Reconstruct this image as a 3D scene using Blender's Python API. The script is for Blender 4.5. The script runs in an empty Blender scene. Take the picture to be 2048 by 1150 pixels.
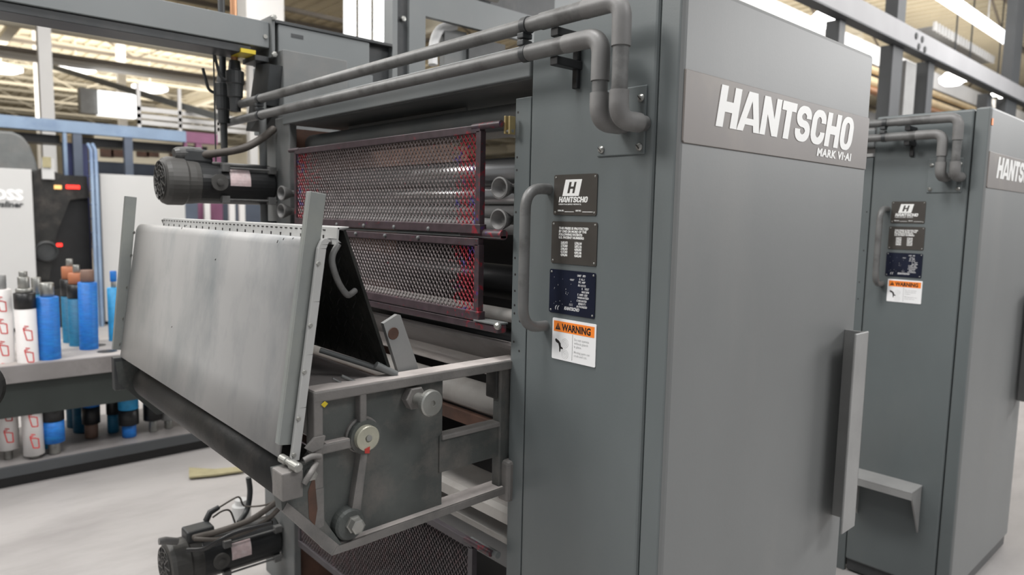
import bpy, math, random
from mathutils import Vector, Matrix
random.seed(7)
S = bpy.context.scene
COL = S.collection
PI = math.pi

# ------------------------------------------------------------------ camera
CAM_R = ((0.74338842, -0.66854034, 0.02067523),
         (0.05260528, 0.08925434, 0.99461869),
         (0.66678807, 0.7383004, -0.10151939))
F_PX = 1394.91
CAM_O = Vector((0, 0, 1.55))
cd = bpy.data.cameras.new('camera'); cam = bpy.data.objects.new('camera', cd); COL.objects.link(cam)
r_, u_, f_ = [Vector(v) for v in CAM_R]
cam.matrix_world = Matrix(((r_.x, u_.x, -f_.x, CAM_O.x), (r_.y, u_.y, -f_.y, CAM_O.y), (r_.z, u_.z, -f_.z, CAM_O.z), (0, 0, 0, 1)))
cd.sensor_fit = 'HORIZONTAL'; cd.sensor_width = 36.0; cd.lens = F_PX / 2048 * 36
cd.clip_start = 0.02; cd.clip_end = 300
cd.dof.use_dof = True; cd.dof.focus_distance = 1.62; cd.dof.aperture_fstop = 3.2
S.camera = cam

# ------------------------------------------------------------------ world, lamps, exposure
S.view_settings.view_transform = 'Standard'; S.view_settings.look = 'None'
S.view_settings.gamma = 1.0; S.view_settings.use_curve_mapping = False
S.view_settings.exposure = 0.12
w = bpy.data.worlds.new('world'); S.world = w; w.use_nodes = True
bg = w.node_tree.nodes['Background']; bg.inputs[0].default_value = (0.93, 0.97, 1.0, 1); bg.inputs[1].default_value = 0.34

def area(name, loc, tgt, size, energy, col=(1, 1, 1), sy=None):
    l = bpy.data.lights.new(name, 'AREA'); l.energy = energy; l.color = col
    l.shape = 'RECTANGLE'; l.size = size; l.size_y = sy or size
    o = bpy.data.objects.new(name, l); COL.objects.link(o); o.location = loc
    o.rotation_euler = (Vector(tgt) - Vector(loc)).to_track_quat('-Z', 'Y').to_euler()
    return o
area('ceiling_lamp_key', (-2.6, 3.4, 5.0), (0.9, 1.3, 1.2), 1.4, 170, (1, .98, .96))
area('ceiling_lamp_overhead', (0.25, 1.3, 5.4), (0.7, 1.5, 0.5), 1.3, 170, (1, .985, .97))
area('ceiling_lamp_aisle', (2.2, -2.8, 5.2), (1.8, 0.8, 1.4), 2.4, 120, (1, .98, .97), 1.2)
area('ceiling_lamp_far_aisle', (11.5, -3.6, 4.6), (2.0, 0.8, 1.8), 5.0, 480, (1, .985, .975), 2.0)
area('ceiling_lamp_rack', (-1.5, 7.5, 5.3), (1.0, 5.5, 0), 3.0, 170, (1, .99, .97))
area('ceiling_lamp_press_line', (2.4, 8.2, 5.5), (2.2, 10.0, 0.5), 4.0, 260, (1, .98, .95))
area('roof_fill_hall', (6, 22, 3.2), (6, 24, 6), 12.0, 1500, (1, .95, .86))  # unseen wide light below the roof, aimed up to brighten the deck
area('roof_fill_right', (16, 7, 2.8), (18, 8, 6), 8.0, 420, (1, .94, .85))  # same on the right: unseen, well under the roof and facing upward
area('catwalk_beam_fill', (9, 1.2, 5.6), (9.5, 3.2, 3.4), 2.5, 260, (1, .98, .97))  # added fill that brightens the catwalk beam, apart from the visible work lamps

# ------------------------------------------------------------------ helpers
def at(px, py, ax, val):
    """point where the sight line of a photo pixel meets the world plane ax = val"""
    d = r_ * (px - 1024) + u_ * (575 - py) + f_ * F_PX
    i = 'XYZ'.index(ax); t = (val - CAM_O[i]) / d[i]
    return CAM_O + d * t

MATS = {}
def mat(name, col, rough=.5, metal=0.0, var=.12, scale=6.0, spots=None, spot_scale=3.0, spot_amt=.5, bump=0.0, bscale=60, emit=None, stretch=(1, 1, 1), spec=.5):
    m = bpy.data.materials.new(name); m.use_nodes = True; nt = m.node_tree; N = nt.nodes; L = nt.links
    b = N['Principled BSDF']; b.inputs['Roughness'].default_value = rough; b.inputs['Metallic'].default_value = metal
    b.inputs['Specular IOR Level'].default_value = spec
    tc = N.new('ShaderNodeTexCoord'); mp = N.new('ShaderNodeMapping'); mp.inputs['Scale'].default_value = stretch
    L.new(tc.outputs['Object'], mp.inputs[0])
    n = N.new('ShaderNodeTexNoise'); n.inputs['Scale'].default_value = scale; n.inputs['Detail'].default_value = 6
    L.new(mp.outputs[0], n.inputs['Vector'])
    mr = N.new('ShaderNodeMapRange'); mr.inputs[1].default_value = .3; mr.inputs[2].default_value = .7
    mr.inputs[3].default_value = 1 - var; mr.inputs[4].default_value = 1 + var; L.new(n.outputs[0], mr.inputs[0])
    mx = N.new('ShaderNodeVectorMath'); mx.operation = 'SCALE'; mx.inputs[0].default_value = col[:3]; L.new(mr.outputs[0], mx.inputs['Scale'])
    out = mx.outputs[0]
    if spots:
        n2 = N.new('ShaderNodeTexNoise'); n2.inputs['Scale'].default_value = spot_scale; n2.inputs['Detail'].default_value = 8; n2.inputs['Roughness'].default_value = .65
        mp2 = N.new('ShaderNodeMapping'); mp2.inputs['Location'].default_value = (3.1, 1.7, 8.2); mp2.inputs['Scale'].default_value = stretch
        L.new(tc.outputs['Object'], mp2.inputs[0]); L.new(mp2.outputs[0], n2.inputs['Vector'])
        m2 = N.new('ShaderNodeMapRange'); m2.inputs[1].default_value = .48; m2.inputs[2].default_value = .72; m2.inputs[4].default_value = spot_amt
        L.new(n2.outputs[0], m2.inputs[0])
        mix = N.new('ShaderNodeMix'); mix.data_type = 'RGBA'; L.new(m2.outputs[0], mix.inputs[0]); L.new(out, mix.inputs[6]); mix.inputs[7].default_value = (*spots, 1)
        out = mix.outputs[2]
    L.new(out, b.inputs['Base Color'])
    if bump:
        nb = N.new('ShaderNodeTexNoise'); nb.inputs['Scale'].default_value = bscale; nb.inputs['Detail'].default_value = 3; L.new(tc.outputs['Object'], nb.inputs['Vector'])
        bp = N.new('ShaderNodeBump'); bp.inputs['Strength'].default_value = bump; bp.inputs['Distance'].default_value = .002
        L.new(nb.outputs[0], bp.inputs['Height']); L.new(bp.outputs[0], b.inputs['Normal'])
    if emit:
        b.inputs['Emission Color'].default_value = (*emit[:3], 1); b.inputs['Emission Strength'].default_value = emit[3]
    MATS[name] = m
    return m

PAINT = mat('grey_green_paint', (.116, .132, .134), .42, 0, .07, 4, (.155, .16, .155), 2.2, .35, .06, 180, stretch=(1, 1, .5))
PAINTF = mat('front_grey_paint', (.172, .178, .177), .5, 0, .05, 3, (.22, .215, .205), 1.8, .55, .05, 150, stretch=(1, 1, .35))
PAINTD = mat('dusty_grey_paint', (.13, .138, .138), .5, 0, .12, 8, (.19, .18, .17), 5, .6, .08, 120)
SHEET = mat('worn_sheet_metal', (.355, .35, .343), .5, .0, .09, 3, (.18, .198, .203), 2.6, 1.0, .04, 90, stretch=(1, 1, .55))
SHEETEDGE = mat('bright_sheet_edge', (.42, .42, .41), .42, 0, .08, 10)
SHEETD = mat('bracket_grey', (.27, .27, .265), .5, 0, .08, 8, (.2, .2, .195), 6, .5)
CAST = mat('cast_side_plate', (.076, .082, .078), .55, .1, .28, 8, (.165, .148, .135), 11, .75, .35, 260)
DUST = mat('dusty_top', (.46, .42, .40), .7, 0, .1, 9, (.22, .20, .19), 9, .6)
POSTM = mat('worn_post_paint', (.21, .222, .215), .42, 0, .07, 8, (.26, .27, .24), 7, .6)
CASTRIM = mat('dusty_cast_rim', (.175, .165, .156), .6, 0, .15, 14, (.08, .082, .08), 10, .75, .3, 200)
BEAM = mat('beam_grey_paint', (.16, .172, .174), .42, 0, .08, 2.5, (.20, .20, .195), 2, .4)
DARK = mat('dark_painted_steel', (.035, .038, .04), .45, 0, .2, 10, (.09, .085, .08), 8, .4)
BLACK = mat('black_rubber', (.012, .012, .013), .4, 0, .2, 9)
GRIME = mat('grimy_black_steel', (.02, .02, .019), .5, .2, .3, 12, (.10, .085, .075), 8, .45, .3, 80)
TREAD = mat('tread_plate_dark', (.018, .019, .017), .38, .5, .25, 20, (.06, .055, .05), 16, .6, .5, 55)
PIPE = mat('pipe_grey', (.135, .135, .132), .45, 0, .12, 12, (.04, .038, .036), 12, .85, .1, 140)
MOTB = mat('motor_body_black', (.018, .019, .02), .35, 0, .15, 12, (.05, .048, .045), 8, .4)
MOTC = mat('motor_cover_black', (.07, .068, .064), .5, 0, .15, 12, (.075, .07, .065), 8, .5)
POSTD = mat('dark_post_grey', (.06, .064, .068), .5, 0, .1, 3)
PIPED = mat('pipe_fitting_grey', (.165, .162, .158), .5, 0, .15, 14, (.09, .085, .08), 9, .6, .1, 140)
STEEL = mat('bare_steel', (.34, .34, .32), .38, .7, .12, 20, (.25, .23, .2), 12, .4)
CHROME = mat('polished_roller', (.5, .5, .5), .28, .7, .05, 4)
ROLG = mat('grey_roller_rubber', (.30, .30, .295), .45, 0, .06, 5)
CREAMROL = mat('dusty_white_roller', (.42, .40, .375), .5, 0, .1, 9, (.28, .24, .22), 8, .5)
DISC = mat('aged_zinc_disc', (.42, .41, .33), .35, .4, .12, 26, (.25, .26, .22), 18, .5)
BRASS = mat('brass_clip', (.42, .33, .16), .35, .6, .15, 20)
RED = mat('red_paint', (.45, .04, .03), .5)
YEL = mat('yellow_paint', (.55, .42, .02), .5)
LAMPW = mat('pure_white_print', (.95, .95, .95), .4, 0, .01)
WHITE = mat('white_print', (.80, .80, .78), .5, 0, .02)
PLATEBR = mat('brown_sign_enamel', (.165, .147, .136), .5, 0, .07, 6, (.24, .21, .17), 4, .55)
PLATED = mat('dark_brown_nameplate', (.062, .056, .05), .35, .1, .12, 16)
PLATEBL = mat('navy_nameplate', (.010, .013, .028), .35, .1, .2, 16)
ORANGE = mat('orange_label', (.90, .24, .03), .45, 0, .01)
LABELW = mat('white_label', (.82, .82, .82), .45, 0, .01)
LBLACK = mat('black_print', (.015, .012, .012), .5)
LGREY = mat('faded_grey_print', (.55, .55, .55), .5)
PINKL = mat('faded_pink_label', (.66, .52, .52), .5, 0, .12, 60, (.8, .76, .76), 40, .6)
RUST = mat('rusty_brown', (.09, .045, .03), .7, 0, .3, 14, (.03, .025, .022), 8, .7)
COPPER = mat('copper_pipe', (.5, .26, .14), .35, .5, .1, 6)
GOLD = mat('gold_foil_pipe', (.72, .56, .34), .4, .2, .1, 6)
HOSE = mat('dusty_hose', (.075, .064, .055), .6, 0, .2, 20, (.14, .12, .11), 12, .4)
WHITEP = mat('white_panel_paint', (.58, .58, .575), .5, 0, .02, 2)
WHITED = mat('white_painted_steel', (.78, .77, .76), .5, 0, .03, 3)
BLUEW = mat('blue_woven_wrap', (.012, .15, .52), .5, 0, .18, 30, (.02, .30, .66), 9, .5, .8, 120, stretch=(1, 1, 4))
TEALW = mat('teal_woven_wrap', (.01, .13, .25), .5, 0, .2, 30, (.02, .22, .34), 9, .5, .8, 120, stretch=(1, 1, 4))
LBLUEW = mat('light_blue_wrap', (.03, .30, .60), .5, 0, .15, 24, (.10, .42, .70), 9, .5)
PAPER = mat('white_paper_wrap', (.80, .77, .75), .55, 0, .03, 12)
REDP = mat('red_print', (.65, .05, .05), .5)
BROWN = mat('brown_core', (.20, .12, .09), .6)
ORCORE = mat('orange_core', (.42, .15, .07), .6)
SHELFM = mat('dusty_shelf_steel', (.40, .37, .35), .6, 0, .12, 5, (.25, .21, .2), 5, .6)
SHELFF = mat('shelf_front_steel', (.23, .215, .21), .5, 0, .12, 5, (.10, .085, .08), 4, .6)
SKIRT = mat('dark_green_skirt', (.028, .034, .031), .5, 0, .12, 7)
LBLUEST = mat('light_blue_steel', (.22, .30, .42), .5, 0, .12, 3, (.10, .16, .30), 2, .8)
NAVY = mat('navy_guard', (.05, .06, .16), .5, 0, .12, 3)
SLATE = mat('slate_blue_steel', (.09, .11, .15), .5, 0, .12, 3)
MAGENTA = mat('magenta_steel', (.22, .09, .16), .5, 0, .12, 4)
CREAM = mat('cream_deck', (.66, .60, .47), .7, 0, .12, .4, (.5, .44, .33), .6, .5)
CREAMT = mat('cream_truss', (.58, .54, .45), .6, 0, .08, 1)
CREAMD = mat('brown_truss', (.13, .11, .09), .6, 0, .12, 1)
DECKR = mat('olive_deck', (.42, .38, .29), .7, 0, .12, .5)
LAMP = mat('lamp_glow', (1, 1, 1), .5, emit=(1, .99, .97, 9))
LAMPS = mat('soft_lamp_glow', (1, 1, 1), .5, emit=(.96, .98, 1, 2.2))
DAY = mat('daylight_pane', (1, 1, 1), .5, emit=(.98, 1, 1, 1.5))
REDLED = mat('red_led', (.3, 0, 0), .5, emit=(1, .03, .02, 3))
AMBER = mat('amber_indicator', (.5, .3, .1), .5, emit=(1, .55, .2, 1.0))
KHAKI = mat('khaki_cardboard', (.36, .32, .19), .8, 0, .1, 20)
STAIN = mat('ink_film', (.02, .02, .02), .5)

def floor_mat():
    m = mat('concrete_floor', (.42, .40, .39), .48, 0, .05, 1.2, (.27, .25, .245), 1.1, .85, .1, 60, stretch=(.6, 1.6, 1))
    return m
FLOORM = floor_mat()

def ink_mat(name, base, amt, gain):
    """red ink crusted at the near and far end of the guard (position along the guard, world Y)"""
    m = mat(name, base, .42, .1, .25, 40)
    nt = m.node_tree; N = nt.nodes; L = nt.links; b = N['Principled BSDF']
    src = b.inputs['Base Color'].links[0].from_socket
    geo = N.new('ShaderNodeNewGeometry'); sp = N.new('ShaderNodeSeparateXYZ'); L.new(geo.outputs['Position'], sp.inputs[0])
    def ramp(a, c):
        r = N.new('ShaderNodeMapRange'); r.inputs[1].default_value = a; r.inputs[2].default_value = c; L.new(sp.outputs[1], r.inputs[0]); return r
    r1 = ramp(1.47, 1.37); r2 = ramp(2.12, 2.36)
    s = N.new('ShaderNodeMath'); s.operation = 'MULTIPLY'; s.inputs[1].default_value = .55; L.new(r2.outputs[0], s.inputs[0])
    mxx = N.new('ShaderNodeMath'); mxx.operation = 'MAXIMUM'; L.new(r1.outputs[0], mxx.inputs[0]); L.new(s.outputs[0], mxx.inputs[1])
    n = N.new('ShaderNodeTexNoise'); n.inputs['Scale'].default_value = 70; n.inputs['Detail'].default_value = 3
    L.new(geo.outputs['Position'], n.inputs['Vector'])
    g_ = N.new('ShaderNodeMath'); g_.operation = 'MULTIPLY'; g_.inputs[1].default_value = gain; L.new(mxx.outputs[0], g_.inputs[0])
    ad = N.new('ShaderNodeMath'); ad.operation = 'ADD'; L.new(n.outputs[0], ad.inputs[0]); L.new(g_.outputs[0], ad.inputs[1])
    th = N.new('ShaderNodeMapRange'); th.inputs[1].default_value = .66; th.inputs[2].default_value = .80; th.inputs[4].default_value = amt; L.new(ad.outputs[0], th.inputs[0])
    n3 = N.new('ShaderNodeTexNoise'); n3.inputs['Scale'].default_value = 26; L.new(geo.outputs['Position'], n3.inputs['Vector'])
    cr = N.new('ShaderNodeValToRGB'); e = cr.color_ramp.elements; e[0].position = .36; e[0].color = (.05, .03, .20, 1); e[1].position = .42; e[1].color = (.30, .012, .025, 1)
    L.new(n3.outputs[0], cr.inputs[0])
    mix = N.new('ShaderNodeMix'); mix.data_type = 'RGBA'; L.new(th.outputs[0], mix.inputs[0]); L.new(src, mix.inputs[6]); L.new(cr.outputs[0], mix.inputs[7])
    L.new(mix.outputs[2], b.inputs['Base Color'])
    return m
MESHM = ink_mat('inked_expanded_metal', (.155, .128, .127), .95, .50)
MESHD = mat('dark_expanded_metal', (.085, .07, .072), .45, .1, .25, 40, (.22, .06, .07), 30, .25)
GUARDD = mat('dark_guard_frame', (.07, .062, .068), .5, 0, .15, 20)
GUARDF = ink_mat('inked_guard_frame', (.060, .042, .048), .75, .12)

class MB:
    """collects geometry, built as one mesh object"""
    def __init__(s): s.v = []; s.f = []; s.sm = []
    def add(s, vs, fs, smooth=False):
        o = len(s.v); s.v += [Vector(v) for v in vs]; s.f += [tuple(o + i for i in f) for f in fs]; s.sm += [smooth] * len(fs); return s
    def box(s, x0, x1, y0, y1, z0, z1):
        x0, x1 = sorted((x0, x1)); y0, y1 = sorted((y0, y1)); z0, z1 = sorted((z0, z1))
        return s.add([(x0, y0, z0), (x1, y0, z0), (x1, y1, z0), (x0, y1, z0), (x0, y0, z1), (x1, y0, z1), (x1, y1, z1), (x0, y1, z1)],
                     [(0, 3, 2, 1), (4, 5, 6, 7), (0, 1, 5, 4), (1, 2, 6, 5), (2, 3, 7, 6), (3, 0, 4, 7)])
    def bbox(s, x0, x1, y0, y1, z0, z1, b=.004, n=2):
        """box with rounded edges"""
        import bmesh
        bm = bmesh.new(); bmesh.ops.create_cube(bm, size=1)
        for v in bm.verts: v.co = Vector(((x0 + x1) / 2 + v.co.x * (x1 - x0), (y0 + y1) / 2 + v.co.y * (y1 - y0), (z0 + z1) / 2 + v.co.z * (z1 - z0)))
        b = min(b, .45 * min(abs(x1 - x0), abs(y1 - y0), abs(z1 - z0)))
        bmesh.ops.bevel(bm, geom=bm.edges[:], offset=b, segments=n, affect='EDGES', profile=.5)
        bmesh.ops.recalc_face_normals(bm, faces=bm.faces[:])
        bm.verts.index_update()
        s.add([v.co.copy() for v in bm.verts], [tuple(v.index for v in f.verts) for f in bm.faces]); bm.free(); return s
    def bar(s, a, b, w, h, up=(0, 0, 1)):
        a, b = Vector(a), Vector(b); d = (b - a).normalized(); up = Vector(up)
        if abs(d.dot(up)) > .97: up = Vector((1, 0, 0))
        x = d.cross(up).normalized() * (w / 2); y = x.cross(d).normalized() * (h / 2)
        vs = [a - x - y, a + x - y, a + x + y, a - x + y, b - x - y, b + x - y, b + x + y, b - x + y]
        return s.add(vs, [(0, 3, 2, 1), (4, 5, 6, 7), (0, 1, 5, 4), (1, 2, 6, 5), (2, 3, 7, 6), (3, 0, 4, 7)])
    def tube(s, pts, r, n=14, caps=True):
        pts = [Vector(p) for p in pts]; rr = r if isinstance(r, (list, tuple)) else [r] * len(pts)
        o = len(s.v); t0 = (pts[1] - pts[0]).normalized()
        ref = Vector((0, 0, 1)) if abs(t0.z) < .9 else Vector((1, 0, 0))
        nx = t0.cross(ref).normalized(); vs = []
        for i, p in enumerate(pts):
            t = (pts[min(i + 1, len(pts) - 1)] - pts[max(i - 1, 0)]).normalized()
            nx = (nx - t * nx.dot(t)).normalized(); ny = t.cross(nx)
            for k in range(n):
                a = 2 * PI * k / n; vs.append(p + (nx * math.cos(a) + ny * math.sin(a)) * rr[i])
        fs = [(i * n + k, i * n + (k + 1) % n, (i + 1) * n + (k + 1) % n, (i + 1) * n + k) for i in range(len(pts) - 1) for k in range(n)]
        s.add(vs, fs, True)
        if caps: s.add(vs[:n], [tuple(reversed(range(n)))]); s.add(vs[-n:], [tuple(range(n))])
        return s
    def lathe(s, o, axis, prof, n=28):
        """prof: list of (distance along axis, radius)"""
        o = Vector(o); ax = Vector(axis).normalized(); ref = Vector((0, 0, 1)) if abs(ax.z) < .9 else Vector((1, 0, 0))
        x = ax.cross(ref).normalized(); y = ax.cross(x); vs = []
        for d, r in prof:
            for k in range(n):
                a = 2 * PI * k / n; vs.append(o + ax * d + (x * math.cos(a) + y * math.sin(a)) * max(r, 1e-5))
        fs = [(i * n + k, i * n + (k + 1) % n, (i + 1) * n + (k + 1) % n, (i + 1) * n + k) for i in range(len(prof) - 1) for k in range(n)]
        s.add(vs, fs, False)
        s.add(vs[:n], [tuple(reversed(range(n)))]); s.add(vs[-n:], [tuple(range(n))]); return s
    def cyl(s, a, b, r, n=24): return s.tube([a, b], r, n)
    def prism(s, pts, off):
        """pts: planar 3-D outline, extruded by vector off"""
        pts = [Vector(p) for p in pts]; off = Vector(off); n = len(pts)
        return s.add(pts + [p + off for p in pts], [tuple(range(n)), tuple(reversed(range(n, 2 * n)))] + [(i, i + n, (i + 1) % n + n, (i + 1) % n) for i in range(n)])
    def build(s, name, m, parent=None, label=None, bevel=0, center=True):
        me = bpy.data.meshes.new(name); off = Vector((0, 0, 0))
        if parent is None:
            if center:
                xs = [v.x for v in s.v]; ys = [v.y for v in s.v]; zs = [v.z for v in s.v]
                off = Vector(((min(xs) + max(xs)) / 2, (min(ys) + max(ys)) / 2, min(zs)))
        else:
            q = parent
            while q: off += q.location; q = q.parent
        me.from_pydata([v - off for v in s.v], [], s.f)
        me.polygons.foreach_set('use_smooth', s.sm); me.update()
        import bmesh
        bm = bmesh.new(); bm.from_mesh(me); bmesh.ops.recalc_face_normals(bm, faces=bm.faces[:]); bm.to_mesh(me); bm.free()
        me.materials.append(m); o = bpy.data.objects.new(name, me); COL.objects.link(o)
        if parent: o.parent = parent
        else: o.location = off
        if label: o['label'] = label
        if bevel:
            md = o.modifiers.new('bevel', 'BEVEL'); md.width = bevel; md.segments = 2; md.limit_method = 'ANGLE'
        return o

def tag(o, label=None, cat=None, group=None, kind=None):
    if label: o['label'] = label
    if cat: o['category'] = cat
    if group: o['group'] = group
    if kind: o['kind'] = kind
    return o
def thing(name, label, cat, loc, group=None):
    o = bpy.data.objects.new(name, None); COL.objects.link(o); o.location = loc; o.empty_display_size = .05
    return tag(o, label, cat, group)
def kids(o): return [c for c in bpy.data.objects if c.parent == o]
def copy_tree(o, parent=None, off=None):
    c = o.copy(); COL.objects.link(c); c.parent = parent
    if off: c.location = o.location + Vector(off)
    for ch in kids(o): copy_tree(ch, c)
    return c
def arc(p0, c, p1, n=6):
    """quarter bend from p0 around corner c to p1"""
    p0, c, p1 = Vector(p0), Vector(c), Vector(p1)
    return [p0 * (1 - t) ** 2 + c * 2 * t * (1 - t) + p1 * t ** 2 for t in [i / n for i in range(n + 1)]]
def bend(pts, r=.03, n=6):
    """poly path with rounded corners"""
    pts = [Vector(p) for p in pts]; out = [pts[0]]
    for i in range(1, len(pts) - 1):
        a = pts[i] + (pts[i - 1] - pts[i]).normalized() * r; b = pts[i] + (pts[i + 1] - pts[i]).normalized() * r
        out += arc(a, pts[i], b, n)
    return out + [pts[-1]]
def smoothpath(pts, n=8):
    P = [Vector(p) for p in pts]; P = [2 * P[0] - P[1]] + P + [2 * P[-1] - P[-2]]; out = []
    for i in range(1, len(P) - 2):
        for k in range(n):
            t = k / n
            out.append(.5 * ((2 * P[i]) + (P[i + 1] - P[i - 1]) * t + (2 * P[i - 1] - 5 * P[i] + 4 * P[i + 1] - P[i + 2]) * t * t + (3 * P[i] - P[i - 1] - 3 * P[i + 1] + P[i + 2]) * t ** 3))
    return out + [P[-2]]

# lettering -----------------------------------------------------------------
def shapes_mesh(polys, place, depth, mb=None):
    """polys: list of (outer, [holes]) in u,v -> filled and placed with place(u, v, d)"""
    mb = mb or MB()
    for outer, holes in polys:
        cu = bpy.data.curves.new('t', 'CURVE'); cu.dimensions = '2D'; cu.fill_mode = 'BOTH'; cu.extrude = depth / 2
        for ring in [outer] + holes:
            sp = cu.splines.new('POLY'); sp.points.add(len(ring) - 1); sp.use_cyclic_u = True
            for p, q in zip(sp.points, ring): p.co = (q[0], q[1], 0, 1)
        curve_to(cu, place, mb, depth)
    return mb
def curve_to(cu, place, mb, depth):
    o = bpy.data.objects.new('t', cu); COL.objects.link(o); bpy.context.view_layer.update()
    me = bpy.data.meshes.new_from_object(o.evaluated_get(bpy.context.evaluated_depsgraph_get()))
    mb.add([place(v.co.x, v.co.y, v.co.z + depth / 2) for v in me.vertices], [tuple(p.vertices) for p in me.polygons])
    bpy.data.objects.remove(o); bpy.data.meshes.remove(me)
def text_to(mb, body, place, size, bold=0.0, shear=0.0, depth=.0004, ax='LEFT', sx=1.0, space=1.0, fit=None):
    cu = bpy.data.curves.new('t', 'FONT'); cu.body = body; cu.size = size; cu.offset = bold; cu.shear = shear; cu.align_x = ax
    cu.extrude = depth / 2; cu.resolution_u = 2; cu.space_character = space
    if fit:
        o = bpy.data.objects.new('t', cu); COL.objects.link(o); bpy.context.view_layer.update(); sx = fit / max(o.dimensions.x, 1e-4); bpy.data.objects.remove(o)
    curve_to(cu, lambda u, v, d: place(u * sx, v, d), mb, depth); return mb
def heavy_letter(ch, x, w, h, t, sl):
    """heavy condensed slanted capital; returns polys"""
    def sk(p): return (x + p[0] + p[1] * sl, p[1])
    def rr(x0, y0, x1, y1, r, n=6):
        o = []
        for cx, cy, a0 in ((x1 - r, y1 - r, 0), (x0 + r, y1 - r, 90), (x0 + r, y0 + r, 180), (x1 - r, y0 + r, 270)):
            o += [(cx + r * math.cos(math.radians(a0 + 90 * k / n)), cy + r * math.sin(math.radians(a0 + 90 * k / n))) for k in range(n + 1)]
        return o
    m = h / 2; q = t * .42
    if ch == 'H': P = [([(0, 0), (t, 0), (t, m - q), (w - t, m - q), (w - t, 0), (w, 0), (w, h), (w - t, h), (w - t, m + q), (t, m + q), (t, h), (0, h)], [])]
    elif ch == 'A': P = [([(-.05 * w, 0), (t * .82, 0), (t * 1.0, h * .17), (w - t * 1.0, h * .17), (w - t * .82, 0), (w * 1.05, 0), (w * .72, h), (w * .28, h)], [[(t * 1.1, h * .33), (w - t * 1.1, h * .33), (w * .5, h * .78)]])]
    elif ch == 'N': P = [([(0, 0), (t * .9, 0), (t * .9, h * .55), (w - t * 1.0, 0), (w, 0), (w, h), (w - t * .9, h), (w - t * .9, h * .45), (t * 1.0, h), (0, h)], [])]
    elif ch == 'T': P = [([(w / 2 - t / 2, 0), (w / 2 + t / 2, 0), (w / 2 + t / 2, h - t * .8), (w, h - t * .8), (w, h), (0, h), (0, h - t * .8), (w / 2 - t / 2, h - t * .8)], [])]
    elif ch == 'O': P = [(rr(0, -.01 * h, w, 1.01 * h, w * .42), [rr(t, h * .17, w - t, h * .83, (w - 2 * t) * .49)])]
    else:
        # C and S as one thick stroke, thinner where it runs level
        cx = w / 2; rx = w / 2 - t / 2; e = .33 * t; c_, s_ = lambda d: math.cos(math.radians(d)), lambda d: math.sin(math.radians(d))
        if ch == 'C':
            ry = rx * .8; a = [(w - t / 2, h * .63), (w - t / 2, h * .66)]
            a += [(cx + rx * c_(d), h - e - ry + ry * s_(d)) for d in range(0, 181, 12)]
            a += [(cx + rx * c_(d), e + ry + ry * s_(d)) for d in range(180, 361, 12)] + [(w - t / 2, h * .34), (w - t / 2, h * .37)]
        else:
            ry = (h / 2 - e) / 2
            a = [(w - t / 2, h * .66)] + [(cx + rx * c_(d), h / 2 + ry + ry * s_(d)) for d in range(0, 271, 12)]
            a += [(cx + rx * c_(d), h / 2 - ry + ry * s_(d)) for d in range(86, -181, -12)] + [(t / 2, h * .34)]
        L, Q = [], []
        for i, p in enumerate(a):
            p0 = a[max(i - 1, 0)]; p1 = a[min(i + 1, len(a) - 1)]; dx, dy = p1[0] - p0[0], p1[1] - p0[1]; l = math.hypot(dx, dy) or 1
            k_ = t * .5 * (.64 + .36 * abs(dy / l)); nx, ny = -dy / l * k_, dx / l * k_
            L.append((p[0] + nx, p[1] + ny)); Q.append((p[0] - nx, p[1] - ny))
        P = [(L + Q[::-1], [])]
    return [([sk(p) for p in o], [[sk(p) for p in hh] for hh in hs]) for o, hs in P]
def wordmark(mb, place, h, total, depth=.001):
    widths = dict(H=1.0, A=1.08, N=1.0, T=.86, S=.95, C=.95, O=.95); word = 'HANTSCHO'
    gap = .07; tot = sum(widths[c] for c in word) + gap * 7; k = total / tot; x = 0
    for c in word:
        wd = widths[c] * k; shapes_mesh(heavy_letter(c, x, wd, h, .325 * k, .20), place, depth, mb); x += wd + gap * k
    return mb

# ------------------------------------------------------------------ setting
fl = MB().box(-14, 60, -8, 50, -.1, 0).build('floor', FLOORM, center=False); fl['kind'] = 'structure'
CZ = 6.2
ce = MB(); ce.box(-14, 60, 5, 50, CZ, CZ + .15)
x = -14.0
while x < 60: ce.box(x, x + .07, 5, 50, CZ - .05, CZ); x += .32
ceo = ce.build('ceiling', CREAM, center=False); ceo['kind'] = 'structure'
wb = MB().box(-14, 60, 50, 50.2, 0, CZ).build('wall_back', CREAM, center=False); wb['kind'] = 'structure'
wr = MB().box(60, 60.2, -8, 50, 0, CZ).build('wall_right', DECKR, center=False); wr['kind'] = 'structure'
wl = MB().box(-14.2, -14, 5, 50, 0, CZ).build('wall_left', CREAM, center=False); wl['kind'] = 'structure'
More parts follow.
